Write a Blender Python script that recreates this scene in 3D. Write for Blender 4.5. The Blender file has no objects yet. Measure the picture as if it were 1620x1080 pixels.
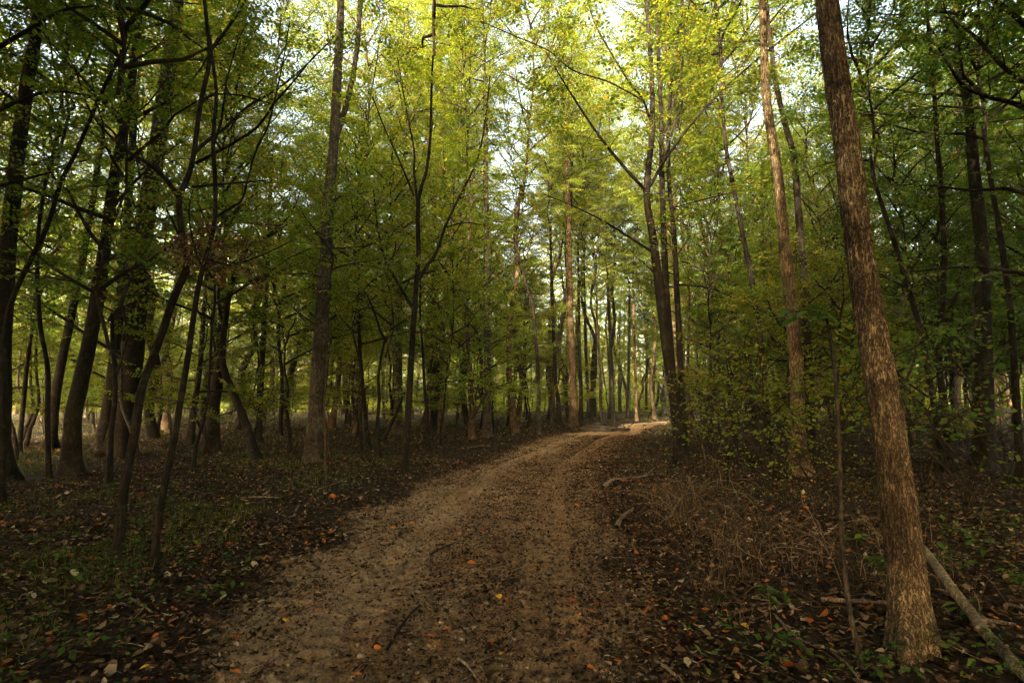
import bpy, math
import numpy as np
from mathutils import Vector

PI = math.pi
sc = bpy.context.scene
COL = sc.collection

# ------------------------------------------------------------------ camera
CAM = np.array([0.0, 0.0, 1.6]); FPX = 900.0; PITCH = math.atan(92 / 900.0)
cam_d = bpy.data.cameras.new("camera"); cam = bpy.data.objects.new("camera", cam_d); COL.objects.link(cam)
cam_d.sensor_width = 36; cam_d.lens = 20; cam_d.clip_start = 0.05; cam_d.clip_end = 3000
cam.location = CAM; cam.rotation_euler = (PI / 2 + PITCH, 0, 0)
sc.camera = cam
_F = np.array([0, math.cos(PITCH), math.sin(PITCH)]); _U = np.array([0, -math.sin(PITCH), math.cos(PITCH)])

def ray(px, py):
    return _F + np.array([1.0, 0, 0]) * ((px - 810) / FPX) + _U * ((540 - py) / FPX)
def P(px, py, Y):                       # a point of the photograph at distance Y
    d = ray(px, py); return CAM + d * (Y / d[1])
def proj(p):
    v = np.asarray(p, float) - CAM; z = v @ _F
    return 810 + FPX * v[0] / z, 540 - FPX * (v @ _U) / z, z

# ------------------------------------------------------------------ noise
def _hash(ix, iy, s):
    n = (ix.astype(np.int64) * 374761393 + iy.astype(np.int64) * 668265263 + s * 1442695041) & 0x7fffffff
    n = ((n ^ (n >> 13)) * 1274126177) & 0x7fffffff
    return ((n ^ (n >> 16)) & 0xffff) / 65535.0
def vnoise(x, y, s=0):
    x = np.asarray(x, float); y = np.asarray(y, float)
    ix = np.floor(x); iy = np.floor(y); fx = x - ix; fy = y - iy
    fx = fx * fx * (3 - 2 * fx); fy = fy * fy * (3 - 2 * fy)
    a = _hash(ix, iy, s); b = _hash(ix + 1, iy, s); c = _hash(ix, iy + 1, s); d = _hash(ix + 1, iy + 1, s)
    return (a * (1 - fx) + b * fx) * (1 - fy) + (c * (1 - fx) + d * fx) * fy * 1.0
def fbm(x, y, s=0, o=4):
    v = 0; a = .5; f = 1.0
    for k in range(o):
        v = v + a * (vnoise(x * f + 17.3 * k, y * f - 9.1 * k, s + k) - .5); a *= .5; f *= 2.03
    return v
def sstep(a, b, x):
    t = np.clip((x - a) / (b - a), 0, 1); return t * t * (3 - 2 * t)

# ------------------------------------------------------------------ track and terrain
_py = np.array([-60, -12, -1, 3.2, 4.3, 5.8, 7.5, 9.7, 14, 18, 22.8, 28, 36, 45, 60, 90, 140])
_pl = np.array([43, 5.5, -1.75, -1.8, -2.0, -2.1, -2.0, -1.83, -1.1, -.1, .9, 2.8, 6.4, 12.6, 27, 62, 130])  # first entries bend the unseen track aside so trees block light from behind
_pr = np.array([46, 8, .75, .8, .95, 1.2, 1.35, 1.55, 2.2, 3.3, 4.7, 6.3, 9.0, 15.2, 30, 65, 133])
def pedges(y):
    return np.interp(y, _py, _pl), np.interp(y, _py, _pr)
def pdist(x, y):                        # distance outside the track, negative inside
    l, r = pedges(y); return np.maximum(l - x, x - r)
def terrain(x, y, fine=True):
    x = np.asarray(x, float); y = np.asarray(y, float)
    d = pdist(x, y); l, r = pedges(y); c = (l + r) / 2
    out = sstep(-.3, 1.6, d)
    h = out * (.07 + .10 * sstep(0, 4, x - r)) + .34 * fbm(x * .13, y * .13, 3, 3) * sstep(.5, 9, d)
    h = h + out * .10 * fbm(x * .9, y * .9, 9, 3)
    if fine:
        ins = 1 - sstep(-.25, .35, d)
        h = h + .05 * fbm(x * 2.2, y * 2.2, 21, 3) * (.6 + .4 * ins)
        cl = fbm(x * 8, y * 8, 33, 3)
        tm = 0
        for off in (.80, -.62):
            tm = np.maximum(tm, (1 - sstep(.34, .5, np.abs(x - (c + off) + .06 * fbm(y * .5, y * 0 + off * 7, 55, 2)) * 2)) * sstep(-.12, .06, fbm(x * 1.1, y * .6, 77, 3) + .08))
        h = h + (1 - .75 * tm * ins) * (.06 * cl + .034 * fbm(x * 21, y * 21, 41, 2)) * (.5 + 1.6 * np.clip(fbm(x * 1.7, y * 1.7, 47, 3) + .35, 0, 1))
        for off, wd, dep, ph in ((.80, .42, .040, 0.0), (-.62, .42, .032, .05)):
            u = (x - (c + off) + .06 * fbm(y * .5, y * 0 + off * 7, 55, 2))
            m = (1 - sstep(wd * .8, wd * 1.15, np.abs(u) * 2)) * ins
            wear = sstep(-.12, .06, fbm(x * 1.1, y * .6, 77, 3) + .08)
            bars = np.sin(2 * PI * ((y + ph) / .21 + .25 * np.sign(u)))
            h = h - m * dep * .6 + m * wear * (.016 + .05 * np.clip(fbm(x * 2.3, y * 1.4, 79, 3) + .12, 0, .5)) * np.tanh(2.5 * bars) * (np.abs(u) > .025)
            h = h + .03 * np.exp(-((np.abs(u) - wd * .62) / .06) ** 2) * ins
    return h
_gx = np.arange(-18, 18, .05); _gy = np.arange(.3, 42, .05); _GZ = terrain(*np.meshgrid(_gx, _gy))
def tz(x, y):
    i = (x - _gx[0]) / .05; j = (y - _gy[0]) / .05
    if 0 <= i < len(_gx) - 1 and 0 <= j < len(_gy) - 1:
        a, b = int(i), int(j); u, v = i - a, j - b
        return float((_GZ[b, a] * (1 - u) + _GZ[b, a + 1] * u) * (1 - v) + (_GZ[b + 1, a] * (1 - u) + _GZ[b + 1, a + 1] * u) * v)
    return float(terrain(np.array([x]), np.array([y]))[0])
def G(px, py):
    d = ray(px, py); t = 1.6 / max(-d[2], 1e-3)
    for _ in range(12):
        p = CAM + d * t
        t = (1.6 - tz(p[0], p[1])) / max(-d[2], 1e-3)
    p = CAM + d * t; p[2] = tz(p[0], p[1]); return p

# ------------------------------------------------------------------ materials
def newmat(name):
    m = bpy.data.materials.new(name); m.use_nodes = True
    nt = m.node_tree; nt.nodes.clear(); return m, nt
def nd(nt, t, **kw):
    n = nt.nodes.new(t)
    for k, v in kw.items():
        if k == 'in_':
            for a, b in v.items(): n.inputs[a].default_value = b
        else: setattr(n, k, v)
    return n
def ramp(nt, stops, interp='LINEAR'):
    n = nt.nodes.new('ShaderNodeValToRGB'); n.color_ramp.interpolation = interp
    e = n.color_ramp.elements
    while len(e) < len(stops): e.new(.5)
    for i, (p, c) in enumerate(stops):
        e[i].position = p; e[i].color = (*c, 1) if len(c) == 3 else c
    return n

def leaf_material(name, stops, trans=.45, tboost=(1.9, 1.7, .7), objcol=True, gloss=0):
    m, nt = newmat(name); L = nt.links.new
    g = nd(nt, 'ShaderNodeNewGeometry')
    r = ramp(nt, stops); L(g.outputs['Random Per Island'], r.inputs[0])
    col = r.outputs[0]
    if objcol:
        oi = nd(nt, 'ShaderNodeObjectInfo')
        mx = nd(nt, 'ShaderNodeMix', data_type='RGBA', blend_type='MULTIPLY'); mx.inputs[0].default_value = 1
        L(col, mx.inputs[6]); L(oi.outputs['Color'], mx.inputs[7]); col = mx.outputs[2]
    tc = nd(nt, 'ShaderNodeMix', data_type='RGBA', blend_type='MULTIPLY'); tc.inputs[0].default_value = 1
    L(col, tc.inputs[6]); tc.inputs[7].default_value = (*tboost, 1)
    df = nd(nt, 'ShaderNodeBsdfDiffuse'); L(col, df.inputs['Color'])
    tr = nd(nt, 'ShaderNodeBsdfTranslucent'); L(tc.outputs[2], tr.inputs['Color'])
    ms = nd(nt, 'ShaderNodeMixShader'); ms.inputs[0].default_value = trans
    L(df.outputs[0], ms.inputs[1]); L(tr.outputs[0], ms.inputs[2])
    gl = nd(nt, 'ShaderNodeBsdfGlossy'); gl.inputs['Roughness'].default_value = .42; gl.inputs['Color'].default_value = (.9, .95, 1, 1)
    m2 = nd(nt, 'ShaderNodeMixShader'); m2.inputs[0].default_value = gloss; L(ms.outputs[0], m2.inputs[1]); L(gl.outputs[0], m2.inputs[2])
    o = nd(nt, 'ShaderNodeOutputMaterial'); L(m2.outputs[0] if gloss else ms.outputs[0], o.inputs[0])
    return m

M_LEAF = leaf_material('green_leaves', [(0, (.045, .090, .022)), (.35, (.068, .115, .024)), (.7, (.095, .142, .027)), (.96, (.14, .152, .03)), (1, (.24, .14, .02))], trans=.47, tboost=(2.6, 2.35, .8), gloss=0)
M_LITTER = leaf_material('leaf_litter', [(0, (.012, .008, .005)), (.38, (.031, .020, .011)), (.66, (.068, .043, .024)), (.85, (.14, .092, .052)),
                                         (.94, (.26, .19, .12)), (.96, (.40, .32, .215)), (.965, (.25, .075, .02)), (1, (.32, .11, .025))], trans=.12, tboost=(1.2, 1.1, .8), objcol=False)
M_HERB = leaf_material('herb_leaves', [(0, (.024, .058, .014)), (.6, (.04, .085, .018)), (1, (.08, .115, .022))], trans=.35)
M_GRASS = leaf_material('grass_blades', [(0, (.035, .06, .012)), (.6, (.06, .09, .018)), (.85, (.12, .12, .035)), (1, (.22, .16, .07))], trans=.3)
M_DRY = leaf_material('dry_stems', [(0, (.035, .024, .014)), (.6, (.10, .068, .038)), (1, (.26, .19, .11))], trans=.15, tboost=(1.2, 1.1, .8), objcol=False)
M_DEAD = leaf_material('dead_leaves', [(0, (.06, .03, .015)), (.6, (.13, .075, .035)), (1, (.28, .19, .10))], trans=.25, tboost=(1.3, 1.1, .7), objcol=False)
M_FALLEN = {}
for _n, _c in (('orange', (.52, .17, .03)), ('yellow', (.62, .36, .04)), ('red', (.36, .075, .025)), ('pale', (.46, .38, .27)), ('brown', (.20, .10, .045))):
    M_FALLEN[_n] = leaf_material(_n + '_fallen_leaf', [(0, tuple(v * .85 for v in _c)), (1, _c)], trans=.25, tboost=(1.2, 1, .8), objcol=False)

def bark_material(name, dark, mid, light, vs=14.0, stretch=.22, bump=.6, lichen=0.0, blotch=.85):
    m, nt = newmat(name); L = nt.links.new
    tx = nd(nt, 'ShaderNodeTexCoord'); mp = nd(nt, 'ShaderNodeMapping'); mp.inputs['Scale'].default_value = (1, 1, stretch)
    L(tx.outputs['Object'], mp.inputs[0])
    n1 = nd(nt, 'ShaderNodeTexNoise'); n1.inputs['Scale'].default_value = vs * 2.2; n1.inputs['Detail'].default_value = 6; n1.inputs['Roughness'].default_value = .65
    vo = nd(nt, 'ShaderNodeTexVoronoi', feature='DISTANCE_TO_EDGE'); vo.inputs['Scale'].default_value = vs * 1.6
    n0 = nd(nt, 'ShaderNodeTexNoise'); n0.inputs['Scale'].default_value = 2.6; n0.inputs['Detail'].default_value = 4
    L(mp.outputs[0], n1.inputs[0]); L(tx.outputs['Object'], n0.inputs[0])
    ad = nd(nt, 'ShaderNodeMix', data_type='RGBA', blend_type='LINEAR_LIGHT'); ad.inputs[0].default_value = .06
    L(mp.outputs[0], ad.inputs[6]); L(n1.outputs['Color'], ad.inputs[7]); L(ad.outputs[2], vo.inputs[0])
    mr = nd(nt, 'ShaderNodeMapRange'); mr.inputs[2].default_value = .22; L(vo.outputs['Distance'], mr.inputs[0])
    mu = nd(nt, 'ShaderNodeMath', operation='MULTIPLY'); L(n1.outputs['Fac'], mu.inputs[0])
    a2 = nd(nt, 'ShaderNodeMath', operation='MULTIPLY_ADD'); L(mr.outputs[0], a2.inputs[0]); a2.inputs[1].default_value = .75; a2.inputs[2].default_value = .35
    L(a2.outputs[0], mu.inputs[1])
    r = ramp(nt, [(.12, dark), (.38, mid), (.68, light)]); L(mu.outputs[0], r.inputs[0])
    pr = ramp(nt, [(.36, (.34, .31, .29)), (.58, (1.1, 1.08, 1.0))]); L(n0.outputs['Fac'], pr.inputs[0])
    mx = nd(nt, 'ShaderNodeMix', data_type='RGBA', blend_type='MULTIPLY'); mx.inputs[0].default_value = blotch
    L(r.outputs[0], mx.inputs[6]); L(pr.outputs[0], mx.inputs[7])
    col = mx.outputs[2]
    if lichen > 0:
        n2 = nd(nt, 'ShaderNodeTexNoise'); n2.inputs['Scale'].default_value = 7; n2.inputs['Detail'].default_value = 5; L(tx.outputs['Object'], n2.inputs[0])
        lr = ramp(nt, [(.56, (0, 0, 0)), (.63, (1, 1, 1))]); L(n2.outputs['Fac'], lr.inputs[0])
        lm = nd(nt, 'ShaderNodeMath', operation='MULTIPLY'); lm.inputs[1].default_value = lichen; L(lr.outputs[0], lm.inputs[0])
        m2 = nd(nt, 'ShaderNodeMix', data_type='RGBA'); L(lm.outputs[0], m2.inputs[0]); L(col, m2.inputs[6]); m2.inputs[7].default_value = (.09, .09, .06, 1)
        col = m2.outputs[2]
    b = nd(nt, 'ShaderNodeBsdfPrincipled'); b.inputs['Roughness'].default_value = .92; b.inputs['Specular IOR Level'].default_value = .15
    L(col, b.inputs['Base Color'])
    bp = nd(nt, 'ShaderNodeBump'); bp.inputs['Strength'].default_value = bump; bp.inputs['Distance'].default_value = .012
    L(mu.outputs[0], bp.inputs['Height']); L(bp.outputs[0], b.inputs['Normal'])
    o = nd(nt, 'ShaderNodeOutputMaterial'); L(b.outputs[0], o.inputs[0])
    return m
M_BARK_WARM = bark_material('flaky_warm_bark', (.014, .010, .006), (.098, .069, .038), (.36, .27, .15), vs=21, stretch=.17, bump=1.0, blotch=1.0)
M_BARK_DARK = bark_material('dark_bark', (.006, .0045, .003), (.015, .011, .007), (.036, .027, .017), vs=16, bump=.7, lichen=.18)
M_BARK_GREY = bark_material('grey_bark', (.016, .013, .009), (.046, .037, .026), (.115, .094, .064), vs=13, stretch=.3, bump=.6, lichen=.4)
M_BARK_TAN = bark_material('tan_bark', (.025, .016, .009), (.085, .055, .03), (.18, .12, .07), vs=13, bump=.6)
M_TWIG = bark_material('twig_bark', (.014, .010, .007), (.032, .023, .015), (.06, .044, .028), vs=20, bump=.2)
M_DEADWOOD = bark_material('weathered_wood', (.05, .036, .022), (.15, .112, .074), (.33, .26, .18), vs=16, stretch=.2, bump=.5)

def ground_material():
    m, nt = newmat('forest_floor'); L = nt.links.new
    tx = nd(nt, 'ShaderNodeTexCoord')
    at = nd(nt, 'ShaderNodeAttribute', attribute_name='track'); sd = nd(nt, 'ShaderNodeAttribute', attribute_name='sand')
    def noise(s, d=6, r=.6):
        n = nd(nt, 'ShaderNodeTexNoise'); n.inputs['Scale'].default_value = s; n.inputs['Detail'].default_value = d; n.inputs['Roughness'].default_value = r
        L(tx.outputs['Object'], n.inputs[0]); return n
    na, nb, ncl, nf = noise(1.3), noise(9), noise(38, 8, .75), noise(150, 4, .75)
    sand = ramp(nt, [(.32, (.15, .098, .054)), (.50, (.34, .235, .135)), (.70, (.50, .37, .23))]); L(ncl.outputs['Fac'], sand.inputs[0])
    mud = ramp(nt, [(.32, (.075, .045, .023)), (.50, (.235, .148, .077)), (.70, (.42, .285, .16))]); L(ncl.outputs['Fac'], mud.inputs[0])
    soil = ramp(nt, [(.30, (.008, .006, .004)), (.52, (.024, .017, .011)), (.75, (.062, .044, .027))]); L(ncl.outputs['Fac'], soil.inputs[0])
    def fac(src, jitter, a, b):
        x = nd(nt, 'ShaderNodeMath', operation='MULTIPLY_ADD'); L(jitter.outputs['Fac'], x.inputs[0]); x.inputs[1].default_value = .9; L(src.outputs['Fac'], x.inputs[2])
        r = nd(nt, 'ShaderNodeMapRange', interpolation_type='SMOOTHSTEP'); r.inputs[1].default_value = a; r.inputs[2].default_value = b; L(x.outputs[0], r.inputs[0]); return r
    f1 = fac(sd, nb, .70, 1.25); f2 = fac(at, nb, .72, 1.15)
    m1 = nd(nt, 'ShaderNodeMix', data_type='RGBA'); L(f1.outputs[0], m1.inputs[0]); L(mud.outputs[0], m1.inputs[6]); L(sand.outputs[0], m1.inputs[7])
    m2 = nd(nt, 'ShaderNodeMix', data_type='RGBA'); L(f2.outputs[0], m2.inputs[0]); L(soil.outputs[0], m2.inputs[6]); L(m1.outputs[2], m2.inputs[7])
    pr = ramp(nt, [(.32, (.62, .60, .58)), (.62, (1.08, 1.06, 1.04))]); L(na.outputs['Fac'], pr.inputs[0])
    m3 = nd(nt, 'ShaderNodeMix', data_type='RGBA', blend_type='MULTIPLY'); m3.inputs[0].default_value = .8; L(m2.outputs[2], m3.inputs[6]); L(pr.outputs[0], m3.inputs[7])
    pr2 = ramp(nt, [(.36, (.50, .46, .43)), (.5, (.95, .95, .95)), (.64, (1.22, 1.2, 1.15))]); nb2 = noise(13, 7, .7); L(nb2.outputs['Fac'], pr2.inputs[0])
    m4 = nd(nt, 'ShaderNodeMix', data_type='RGBA', blend_type='MULTIPLY'); m4.inputs[0].default_value = .9; L(m3.outputs[2], m4.inputs[6]); L(pr2.outputs[0], m4.inputs[7]); m3 = m4
    b = nd(nt, 'ShaderNodeBsdfPrincipled'); b.inputs['Roughness'].default_value = .95; b.inputs['Specular IOR Level'].default_value = .12
    L(m3.outputs[2], b.inputs['Base Color'])
    sm = nd(nt, 'ShaderNodeMath', operation='MULTIPLY_ADD'); L(nf.outputs['Fac'], sm.inputs[0]); sm.inputs[1].default_value = .35; L(ncl.outputs['Fac'], sm.inputs[2])
    bp = nd(nt, 'ShaderNodeBump'); bp.inputs['Strength'].default_value = 1.0; bp.inputs['Distance'].default_value = .035
    L(sm.outputs[0], bp.inputs['Height']); L(bp.outputs[0], b.inputs['Normal'])
    o = nd(nt, 'ShaderNodeOutputMaterial'); L(b.outputs[0], o.inputs[0]); return m
M_GROUND = ground_material()

# ------------------------------------------------------------------ mesh helpers
def build(name, chunks, mats, parent=None, smooth=()):
    """chunks: (verts, quads, material index); one mesh object."""
    vs, fs, mi, off = [], [], [], 0
    for V, F, k in chunks:
        vs.append(V); fs.append(F + off); mi.append(np.full(len(F), k, np.int32)); off += len(V)
    V = np.concatenate(vs).astype(np.float32); F = np.concatenate(fs).astype(np.int32); mi = np.concatenate(mi)
    me = bpy.data.meshes.new(name)
    me.vertices.add(len(V)); me.vertices.foreach_set('co', V.ravel())
    me.loops.add(F.size); me.loops.foreach_set('vertex_index', F.ravel())
    me.polygons.add(len(F)); me.polygons.foreach_set('loop_start', np.arange(0, F.size, 4, dtype=np.int32))
    me.polygons.foreach_set('material_index', mi)
    me.polygons.foreach_set('use_smooth', np.isin(mi, list(smooth)))
    for m in mats: me.materials.append(m)
    me.update(calc_edges=True); me.validate()
    o = bpy.data.objects.new(name, me); COL.objects.link(o)
    if parent is not None: o.parent = parent
    return o
def tag(o, label=None, cat=None, group=None, kind=None):
    for k, v in (('label', label), ('category', cat), ('group', group), ('kind', kind)):
        if v: o[k] = v
    return o
def empty(name, loc, label, cat, group=None):
    o = bpy.data.objects.new(name, None); COL.objects.link(o); o.location = tuple(loc); o.empty_display_size = .2
    return tag(o, label, cat, group)

def unit(v): return v / (np.linalg.norm(v) + 1e-12)
def resample(pts, rad, step):
    pts = np.asarray(pts, float); n = len(pts)
    rad = np.interp(np.linspace(0, 1, n), np.linspace(0, 1, len(rad)), rad)
    ext = np.vstack([2 * pts[0] - pts[1], pts, 2 * pts[-1] - pts[-2]])
    op, orr = [], []
    for i in range(n - 1):
        p0, p1, p2, p3 = ext[i:i + 4]; L = np.linalg.norm(p2 - p1); k = max(2, int(L / step))
        t = (np.arange(k) / k)[:, None]
        op.append(.5 * (2 * p1 + (p2 - p0) * t + (2 * p0 - 5 * p1 + 4 * p2 - p3) * t ** 2 + (3 * p1 - p0 - 3 * p2 + p3) * t ** 3))
        orr.append(rad[i] + (rad[i + 1] - rad[i]) * t[:, 0])
    op.append(pts[-1:]); orr.append(rad[-1:])
    return np.vstack(op), np.concatenate(orr)
def tube(Pt, R, sides=6, rough=0.0, seed=0, ridge=0.0, roots=0.0):
    Pt = np.asarray(Pt, float); R = np.asarray(R, float); n = len(Pt)
    T = np.gradient(Pt, axis=0); T /= np.linalg.norm(T, axis=1)[:, None] + 1e-12
    ref = np.array([1.0, 0, 0]) if abs(T[0, 0]) < .8 else np.array([0, 1.0, 0])
    A = np.empty_like(Pt); a = unit(ref - T[0] * (ref @ T[0])); A[0] = a
    for i in range(1, n):
        a = unit(a - T[i] * (a @ T[i])); A[i] = a
    B = np.cross(T, A)
    th = np.arange(sides) * 2 * PI / sides
    rr = np.repeat(R[:, None], sides, 1)
    if roots:
        zz = np.maximum(Pt[:, 2] - Pt[0, 2] - .12, 0); k = 4 + seed % 3
        lob = np.maximum(0, np.sin(k * th + seed) + .45 * np.sin((k - 2) * th + 2.1 * seed))
        rr = rr * (1 + roots * np.exp(-zz / (R[0] * 1.1 + .03))[:, None] * lob[None, :])
    if rough or ridge:
        s = np.concatenate([[0], np.cumsum(np.linalg.norm(np.diff(Pt, axis=0), axis=1))])
        cx = np.cos(th)[None, :]; cy = np.sin(th)[None, :]
        if rough:
            rr = rr * (1 + rough * 2 * fbm(cx * 1.1 + s[:, None] * .9 + seed * 3.7, cy * 1.1 + s[:, None] * .5 + seed, seed, 3))
        if ridge:
            u = th[None, :] * R.mean() / .014; v = s[:, None] / .07
            rid = 1 - np.abs(2 * fbm(u + .6 * fbm(u * .3, v, 5, 2), v + 0 * u, seed + 7, 3)) * 2.4
            rr = rr + ridge * rid
    V = Pt[:, None, :] + rr[..., None] * (np.cos(th)[None, :, None] * A[:, None, :] + np.sin(th)[None, :, None] * B[:, None, :])
    V = V.reshape(-1, 3)
    i = np.arange(n - 1)[:, None] * sides; j = np.arange(sides)[None, :]; j2 = (j + 1) % sides
    F = np.stack([i + j, i + j2, i + sides + j2, i + sides + j], -1).reshape(-1, 4)
    return V, F

# ------------------------------------------------------------------ foliage
def spray_template(rng, L=.6, leaf=.06, gap=.045, nside=6, lw=.5):
    """a flat twig with side twigs and alternate leaves; returns leaf quads and twig triangle-prisms."""
    leaves, twigs = [], []
    def run(p, d, ln, first):
        n = max(2, int(ln / gap)); side = 1
        end = p + d * ln + np.array([0, 0, -.10 * ln])
        twigs.append((p, end))
        for k in range(first, n + 1):
            t = k / n; b = p + (end - p) * t
            side = -side
            ang = side * (.75 + .35 * rng.random()) if k < n else 0
            c, s = math.cos(ang), math.sin(ang)
            dd = np.array([d[0] * c - d[1] * s, d[0] * s + d[1] * c, -.25 + .5 * rng.standard_normal() * .6]); dd = unit(dd)
            nr = unit(np.array([.45 * rng.standard_normal(), .45 * rng.standard_normal(), 1.0]))
            w = unit(np.cross(dd, nr)); l = leaf * (.7 + .6 * rng.random()); ww = l * lw * .5
            b = b + dd * .008
            leaves.append(np.array([b, b + dd * l * .42 + w * ww, b + dd * l, b + dd * l * .42 - w * ww]))
    x = np.array([1.0, 0, 0]); p0 = np.zeros(3)
    run(p0, x, L, 3)
    for k in range(nside):
        t = .18 + .7 * k / nside + .06 * rng.random(); a = (1 if k % 2 else -1) * (.65 + .4 * rng.random())
        run(x * L * t + np.array([0, 0, -.10 * L * t]), np.array([math.cos(a), math.sin(a), .1 * rng.standard_normal()]), L * (.52 - .3 * t) * (.8 + .5 * rng.random()), 1)
    return np.array(leaves), twigs
def make_templates(seed, n=8, **kw):
    rng = np.random.default_rng(seed); out = []
    for _ in range(n):
        lv, tw = spray_template(rng, **kw); out.append((lv.reshape(-1, 3), tw))
    return out
TPL = {
    'fine': make_templates(1, L=.55, leaf=.078, gap=.046, nside=6, lw=.56),
    'mid': make_templates(2, L=.70, leaf=.10, gap=.058, nside=6, lw=.56),
    'tiny': make_templates(5, L=.45, leaf=.052, gap=.036, nside=6, lw=.55),
    'far': make_templates(3, n=6, L=.95, leaf=.17, gap=.12, nside=5, lw=.58),
    'broad': make_templates(4, L=.42, leaf=.095, gap=.085, nside=2, lw=.62),
}
def place_sprays(anchors, tpl, rng, scale=(.75, 1.3), twig=True, tilt=.35):
    """anchors: list of (pos, dir)."""
    if not anchors: return []
    pos = np.array([a[0] for a in anchors]); d = np.array([a[1] for a in anchors], float)
    n = len(pos); az = np.arctan2(d[:, 1], d[:, 0]) + rng.normal(0, .5, n)
    el = np.clip(np.arctan2(d[:, 2], np.hypot(d[:, 0], d[:, 1])) * .45, -.4, .7) + rng.normal(0, .22, n)
    ro = rng.normal(0, tilt, n); s = rng.uniform(*scale, n)
    X = np.stack([np.cos(el) * np.cos(az), np.cos(el) * np.sin(az), np.sin(el)], 1)
    Y = np.stack([-np.sin(az), np.cos(az), np.zeros(n)], 1); Z = np.cross(X, Y)
    Y2 = Y * np.cos(ro)[:, None] + Z * np.sin(ro)[:, None]; Z2 = np.cross(X, Y2)
    Rm = np.stack([X, Y2, Z2], 2) * s[:, None, None]
    k = rng.integers(0, len(tpl), n); out = []
    for t in range(len(tpl)):
        ix = np.where(k == t)[0]
        if not len(ix): continue
        lv, tw = tpl[t]
        V = np.einsum('nij,mj->nmi', Rm[ix], lv) + pos[ix][:, None, :]
        V = V.reshape(-1, 3); out.append((V, np.arange(len(V)).reshape(-1, 4), 0))
        if twig:
            q = []; f = []
            for a, b in tw:
                r0 = .0035
                q += [a + [0, 0, r0], a + [0, r0, -r0 * .6], a + [0, -r0, -r0 * .6], b + [0, 0, .001], b + [0, .001, -.001], b + [0, -.001, -.001]]
                o = len(q) - 6; f += [[o, o + 1, o + 4, o + 3], [o + 1, o + 2, o + 5, o + 4], [o + 2, o, o + 3, o + 5]]
            q = np.array(q); f = np.array(f)
            V = (np.einsum('nij,mj->nmi', Rm[ix], q) + pos[ix][:, None, :]).reshape(-1, 3)
            F = (f[None] + (np.arange(len(ix)) * len(q))[:, None, None]).reshape(-1, 4)
            out.append((V, F, 1))
    return out
def curve(rng, p, d, L, n=6, wob=.18, up=.0):
    pts = [np.array(p, float)]; d = unit(np.array(d, float))
    for _ in range(n):
        d = unit(d + rng.normal(0, wob, 3) * [1, 1, .6] + [0, 0, up]); pts.append(pts[-1] + d * L / n)
    return np.array(pts)
def branching(rng, pts, r0, chunks, anchors, t0=.25, every=.45, sub=(.5, 1.3), spray_every=.28, flat=.5, sides=4, end=True, up=.03):
    """sub-branches along a limb, with spray anchors along each."""
    seg = np.linalg.norm(np.diff(pts, axis=0), axis=1); L = seg.sum(); cum = np.concatenate([[0], np.cumsum(seg)])
    s = t0 * L; side = rng.choice([-1, 1])
    while s < L:
        i = min(np.searchsorted(cum, s) - 1, len(pts) - 2); i = max(i, 0); f = (s - cum[i]) / seg[i]
        p = pts[i] * (1 - f) + pts[i + 1] * f; d = unit(pts[i + 1] - pts[i])
        h = unit(np.cross(d, [0, 0, 1.0]) + rng.normal(0, .25, 3)); side = -side
        a = rng.uniform(.55, 1.15)
        sd = d * math.cos(a) + side * h * math.sin(a); sd[2] = sd[2] * flat + .12 * rng.standard_normal()
        ln = rng.uniform(*sub) * (1.15 - .55 * s / L)
        q = curve(rng, p, sd, ln, 4, .16, up)
        r = max(.004, r0 * .35 * (1.1 - s / L))
        chunks.append((*tube(q, np.linspace(r, .003, len(q)), sides), 1))
        m = max(1, int(ln / spray_every))
        for k in range(m):
            u = (k + .8) / m * 4; j = min(int(u), 3); w = u - j
            pp = q[j] * (1 - w) + q[j + 1] * w
            dd = unit(q[j + 1] - q[j]); hh = unit(np.cross(dd, [0, 0, 1.0])) * rng.choice([-1, 1]) * rng.uniform(0, 1.1)
            anchors.append((pp, unit(dd + hh)))
        s += every * rng.uniform(.7, 1.3)
    if end: anchors.append((pts[-1], unit(pts[-1] - pts[-2])))

def crown_chunks(seed, H, R, nlimb, tpl, el=(.15, .8), shape='oval', sub=(.6, 1.5), every=.5, spray_every=.3, lead=.08, thin=1.0, scale=(.75, 1.3)):
    rng = np.random.default_rng(seed); ch, an = [], []
    lp = np.cumsum(np.vstack([[0, 0, -.4], np.column_stack([rng.normal(0, .12, (8, 2)), np.full(8, (H * .95 + .4) / 8)])]), axis=0)
    ch.append((*tube(lp, np.linspace(lead, .006, 9), 6), 1))
    az = rng.random() * 6.28
    for i in range(nlimb):
        t = (i + .5 * rng.random()) / nlimb; z = H * (t ** .95) * .93
        pr = {'oval': math.sin(PI * min(1, .18 + .82 * t) ** .85) ** .7, 'flat': (1 - t) ** .45 * .95 + .1, 'shrub': .45 + .55 * math.sin(PI * t)}[shape]
        L = R * pr * rng.uniform(.65, 1.15); az += 2.4 + rng.normal(0, .35)
        e = el[0] + (el[1] - el[0]) * t + rng.normal(0, .12)
        k = z / (H * .95 + .4) * 8; j = min(int(k), 7); p = lp[j] + (lp[j + 1] - lp[j]) * (k - j); p = np.array([p[0], p[1], z])
        q = curve(rng, p, [math.cos(az) * math.cos(e), math.sin(az) * math.cos(e), math.sin(e)], L, 6, .17, rng.uniform(-.02, .09))
        r = .010 + .011 * L
        ch.append((*tube(q, np.linspace(r, .005, 7), 5), 1))
        branching(rng, q, r, ch, an, .22, every, (sub[0] * L / R, sub[1] * L / R), spray_every)
    for k in range(3): an.append((lp[-1], rng.normal(0, 1, 3)))
    if thin < 1: an = [a for a in an if rng.random() < thin]
    ch += place_sprays(an, TPL[tpl], rng, scale, twig=(tpl != 'far'))
    return ch
ARCH = {}
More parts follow.
